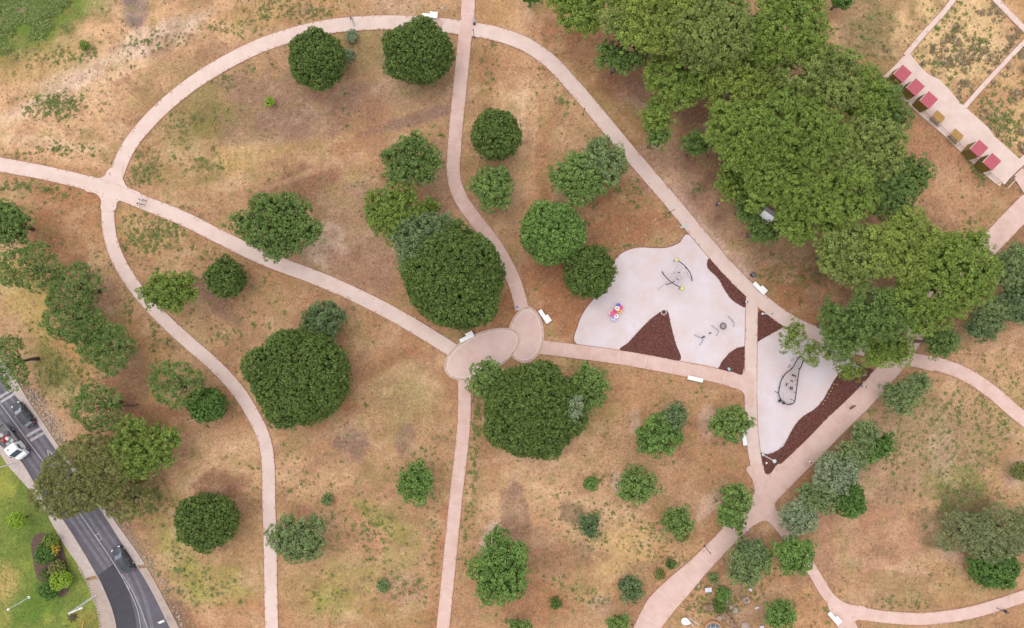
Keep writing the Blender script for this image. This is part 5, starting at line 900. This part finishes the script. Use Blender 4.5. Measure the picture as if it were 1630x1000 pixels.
# weeds: a thin scatter that gathers where noise says so, plus the thick patches
q = scatter(42000, G1); keep = G1.random(len(q)) < np.clip((nz(q,7.0,41)-.50)*2.6, .012, .5)*np.clip((nz(q,2.0,42)-.35)*3,0,1); q = q[keep]
PATCH = [(85,172,48,20,150),(95,165,30,14,60),(60,85,75,20,60),(105,238,42,14,60),(30,250,30,8,20),(235,375,55,34,230),(270,360,34,22,80),(255,330,40,8,20),(330,420,30,20,30),(120,90,40,14,30),(230,70,50,20,45),(285,55,40,15,25),(370,45,60,20,40),(440,12,70,16,90),(500,20,50,16,50),(360,130,40,20,40),(280,200,30,30,40),(240,260,30,24,70),(225,280,24,14,50),(330,262,40,14,40),(330,185,30,24,20),(205,460,12,60,40),(245,520,10,50,40),(270,540,10,30,20),(130,605,40,40,90),(85,600,24,40,60),(110,640,24,24,30),(350,535,30,14,30),(150,490,20,30,20),(25,295,30,10,40),(70,300,30,8,25),(100,310,30,8,15),(560,830,60,40,60),(600,850,30,50,70),(640,930,50,40,70),(520,940,40,40,40),(480,770,40,20,20),(690,870,10,100,60),(755,720,8,130,70),(760,660,6,50,30),(740,830,6,100,40),(290,900,30,60,60),(330,940,50,30,60),(250,800,30,30,60),(400,780,10,50,12),(900,830,60,50,50),(960,860,60,40,50),(1030,850,30,30,40),(930,950,50,20,50),(1060,880,40,20,30),(980,810,40,14,20),(1480,700,50,60,90),(1500,650,60,40,80),(1560,640,50,40,80),(1540,740,40,40,60),(1420,740,14,60,40),(1405,680,20,30,20),(1440,960,40,10,40),(1590,930,30,8,30),(1600,690,30,30,40),(1540,790,60,26,120),(1520,810,40,24,70),(1390,70,40,60,80),(1605,200,36,44,130),(1560,150,34,24,60),(1590,190,20,24,60),(1590,120,40,40,40),(1520,70,60,60,110),(1480,110,40,40,60),(1500,40,40,30,50),(1555,60,40,30,40),(1100,900,30,40,20),(1130,960,40,26,140),(1200,940,30,20,30),(1160,970,20,20,40),(1110,930,18,18,25),(1430,710,10,40,20),(1290,650,10,10,8),(880,120,40,60,30),(870,60,30,30,10),(940,170,6,10,10),(1005,310,20,30,30),(1060,340,6,8,8),(1000,390,40,8,8),(1110,300,20,10,20),(1560,270,10,30,60),(1545,255,14,14,30),(590,290,60,40,10),(1250,440,40,30,40),(1290,440,30,20,30),(780,110,12,60,25),(1600,600,30,30,30)]
pq = [np.column_stack([G1.normal(x,rx*.55,int(n*1.6)), G1.normal(y,ry*.55,int(n*1.6))]) for x,y,rx,ry,n in PATCH]; q = np.concatenate([q]+pq); q = q[~covered(q[:,0],q[:,1],.5)]
sz = G1.gamma(5,.075,len(q)).clip(.15,.85)
sel = G1.random(len(q)); g = sel < .62
tufts('green_weeds', 'scattered low green weeds on the dry soil', q[g], sz[g], 11, ((.220,.275,.070),(.088,.130,.030)), G1, .16)
tufts('dull_weeds', 'scattered dull olive weeds on the dry soil', q[~g], sz[~g]*.9, 9, ((.275,.255,.110),(.135,.130,.052)), G1, .14)
# tall grass in the upper left corner
q = np.column_stack([G1.normal(55,65,2600), G1.normal(22,30,2600)]); q = q[(q[:,1] < 95-.55*q[:,0]+G1.normal(0,10,len(q)))&(nz(q,3.0,51) > .40)]
tufts('tall_grass', 'tall mixed green grass in the upper left corner', q, G1.uniform(.4,1.0,len(q)), 14, ((.290,.340,.110),(.095,.160,.028)), G1, .3, None, .9, .18)
# dry grass and litter: short straw, brown stalks
q = scatter(52000, G1); d = nz(q,5.0,61); q = q[(d > .36)&~covered(q[:,0],q[:,1],-2.2)]; k = G1.random(len(q))
tufts('dry_straw', 'short dry straw covering the soil', q[k < .6], G1.uniform(.18,.5,(k < .6).sum()), 4, ((.58,.43,.27),(.38,.25,.145)), G1, .08, None, .5, .3)
tufts('brown_stalks', 'brown withered stalks and leaf litter on the soil', q[k >= .6], G1.uniform(.14,.42,(k >= .6).sum()), 4, ((.30,.195,.125),(.16,.10,.065)), G1, .08, None, .5, .4)
# weathered clods in the garden plots
q = np.column_stack([G1.uniform(1400,1650,2600), G1.uniform(-10,260,2600)]); q = q[(q[:,0]+q[:,1] > 1560)&(q[:,0]-q[:,1] > 1345)&(nz(q,1.6,71) > .55)]; q = q[~covered(q[:,0],q[:,1],1.5)]
tufts('plot_stubble', 'brown clods and stubble in the garden plots', q, G1.uniform(.4,1.0,len(q)), 9, ((.33,.235,.135),(.18,.13,.07)), G1, .16, None, .3, .6)
# lawn blades
q = np.column_stack([G1.uniform(-30,170,9000), G1.uniform(690,1020,9000)]); q = q[inside(q[:,0],q[:,1],LAWNP)&~inside(q[:,0],q[:,1],BED)]; v = nz(q,3.5,31); q = q[v < .62]
tufts('lawn_grass', 'short green grass blades of the lawn', q, G1.uniform(.15,.4,len(q)), 5, ((.22,.250,.075),(.115,.148,.040)), G1, .07, None, .6, .3).location.z = .05
# soil and grit spilling over the path edges
sp = MB(); rs = random.Random(77); zt = zj+.012
for c, w in COVER_LINES:
    cm = np.array([P(*a) for a in c]); tg = np.gradient(cm, axis=0); tg /= np.linalg.norm(tg, axis=1)[:,None]+1e-9
    for i in range(len(cm)):
        for s in (-1,1):
            for _ in range(2):
                if rs.random() < .72: continue
                o = (w[i]-2.5)*.1-rs.uniform(-.02,.16); 
                x = cm[i,0]-tg[i,1]*o*s+rs.uniform(-.3,.3)*tg[i,0]; y = cm[i,1]+tg[i,0]*o*s+rs.uniform(-.3,.3)*tg[i,1]; r = rs.uniform(.03,.13)
                pxx, pyy = x*10+815, 500-y*10
                if any(np.min((c2[:,0]-pxx)**2+(c2[:,1]-pyy)**2-(w2-3.5)**2) < 0 for c2, w2 in COVER_LINES if c2 is not c): continue
                a0 = math.atan2(tg[i,1],tg[i,0]); n = 7
                sp.add([(x+r*rs.uniform(.5,1.2)*(2.2*math.cos(q)*math.cos(a0)-math.sin(q)*math.sin(a0)), y+r*rs.uniform(.5,1.2)*(2.2*math.cos(q)*math.sin(a0)+math.sin(q)*math.cos(a0)), zt+rs.uniform(0,.004)) for q in [6.283*k/n for k in range(n)]], [tuple(range(n))])
tag(sp.build('spilled_soil', mat('spilled_grit', S(222,186,166), rough=1, col2=S(202,160,136), vscale=.5)), 'thin reddish soil spilled over the path edges', 'soil', kind='stuff')
# roadside rubble and scattered pebbles
def pebbles(name, label, q, s, m):
    V = []; n = len(q); X = (q[:,0]-815)*.1; Y = (500-q[:,1])*.1; a = G1.random(n)*6.28; ks = np.arange(5)*2*np.pi/5; r = s[:,None]*G1.uniform(.6,1.2,(n,5)); base = np.stack([X[:,None]+r*np.cos(a[:,None]+ks), Y[:,None]+r*np.sin(a[:,None]+ks), np.full((n,5),-.04)],-1); top = np.stack([X[:,None]+r*.6*np.cos(a[:,None]+ks), Y[:,None]+r*.6*np.sin(a[:,None]+ks), s[:,None]*G1.uniform(.5,.9,(n,5))],-1); V = np.concatenate([base,top],1).reshape(-1,3)
    o = np.arange(n)[:,None,None]*10; side = np.array([[k,(k+1)%5,5+(k+1)%5,5+k] for k in range(5)])[None]+o; cap = np.array([[5,6,7,8],[5,8,9,9]])
    F = [tuple(f) for f in side.reshape(-1,4)]+[tuple(range(10*i+5,10*i+10)) for i in range(n)]; me = bpy.data.meshes.new(name); me.from_pydata(V.tolist(), [], F); me.update(); me.materials.append(m); return tag(link(bpy.data.objects.new(name, me)), label, 'stones', kind='stuff')
wr = crom(WALK_R, step=3); nrm = np.gradient(wr,axis=0); nrm = np.stack([-nrm[:,1],nrm[:,0]],1); nrm /= np.linalg.norm(nrm,axis=1)[:,None]; i = G1.integers(0,len(wr),1500); q = wr[i]-nrm[i]*(np.abs(G1.normal(0,9,1500))+2)[:,None]; q = q[~covered(q[:,0],q[:,1],1)]
pebbles('rubble', 'pale broken rubble along the park side of the pavement', q, G1.gamma(3,.035,len(q)).clip(.04,.34), mat('rubble_stone', S(206,186,170), rough=.95, col2=S(150,122,104), vscale=.7))
q = np.concatenate([scatter(1500, G1), np.column_stack([G1.normal(1140,34,320), G1.normal(970,22,320)])]); q = q[~covered(q[:,0],q[:,1],2)]; pebbles('pebbles', 'pale pebbles scattered over the dry soil', q, G1.gamma(2,.025,len(q)).clip(.03,.16), mat('pebble', S(226,208,190), rough=.95, col2=S(170,140,118), vscale=.7))
for kx, (px, py, s, lab) in enumerate(((64,637,.35,'pale boulder at the road edge near the dark car'),(178,795,.5,'white boulder under the feathery bush'),(172,800,.35,'smaller white boulder under the feathery bush'),(81,671,.3,'yellowish stone on the rubble bank'),(230,887,.35,'pale stone beside the tan pavement'),(285,982,.3,'elongated pale stone near the bottom of the road'))):
    o = rock('boulder', M_STONE, (s,s*.8,s*.7), 300+kx, None, (*P(px,py),0)); tag(o, lab, 'boulder', 'boulders on the road bank')
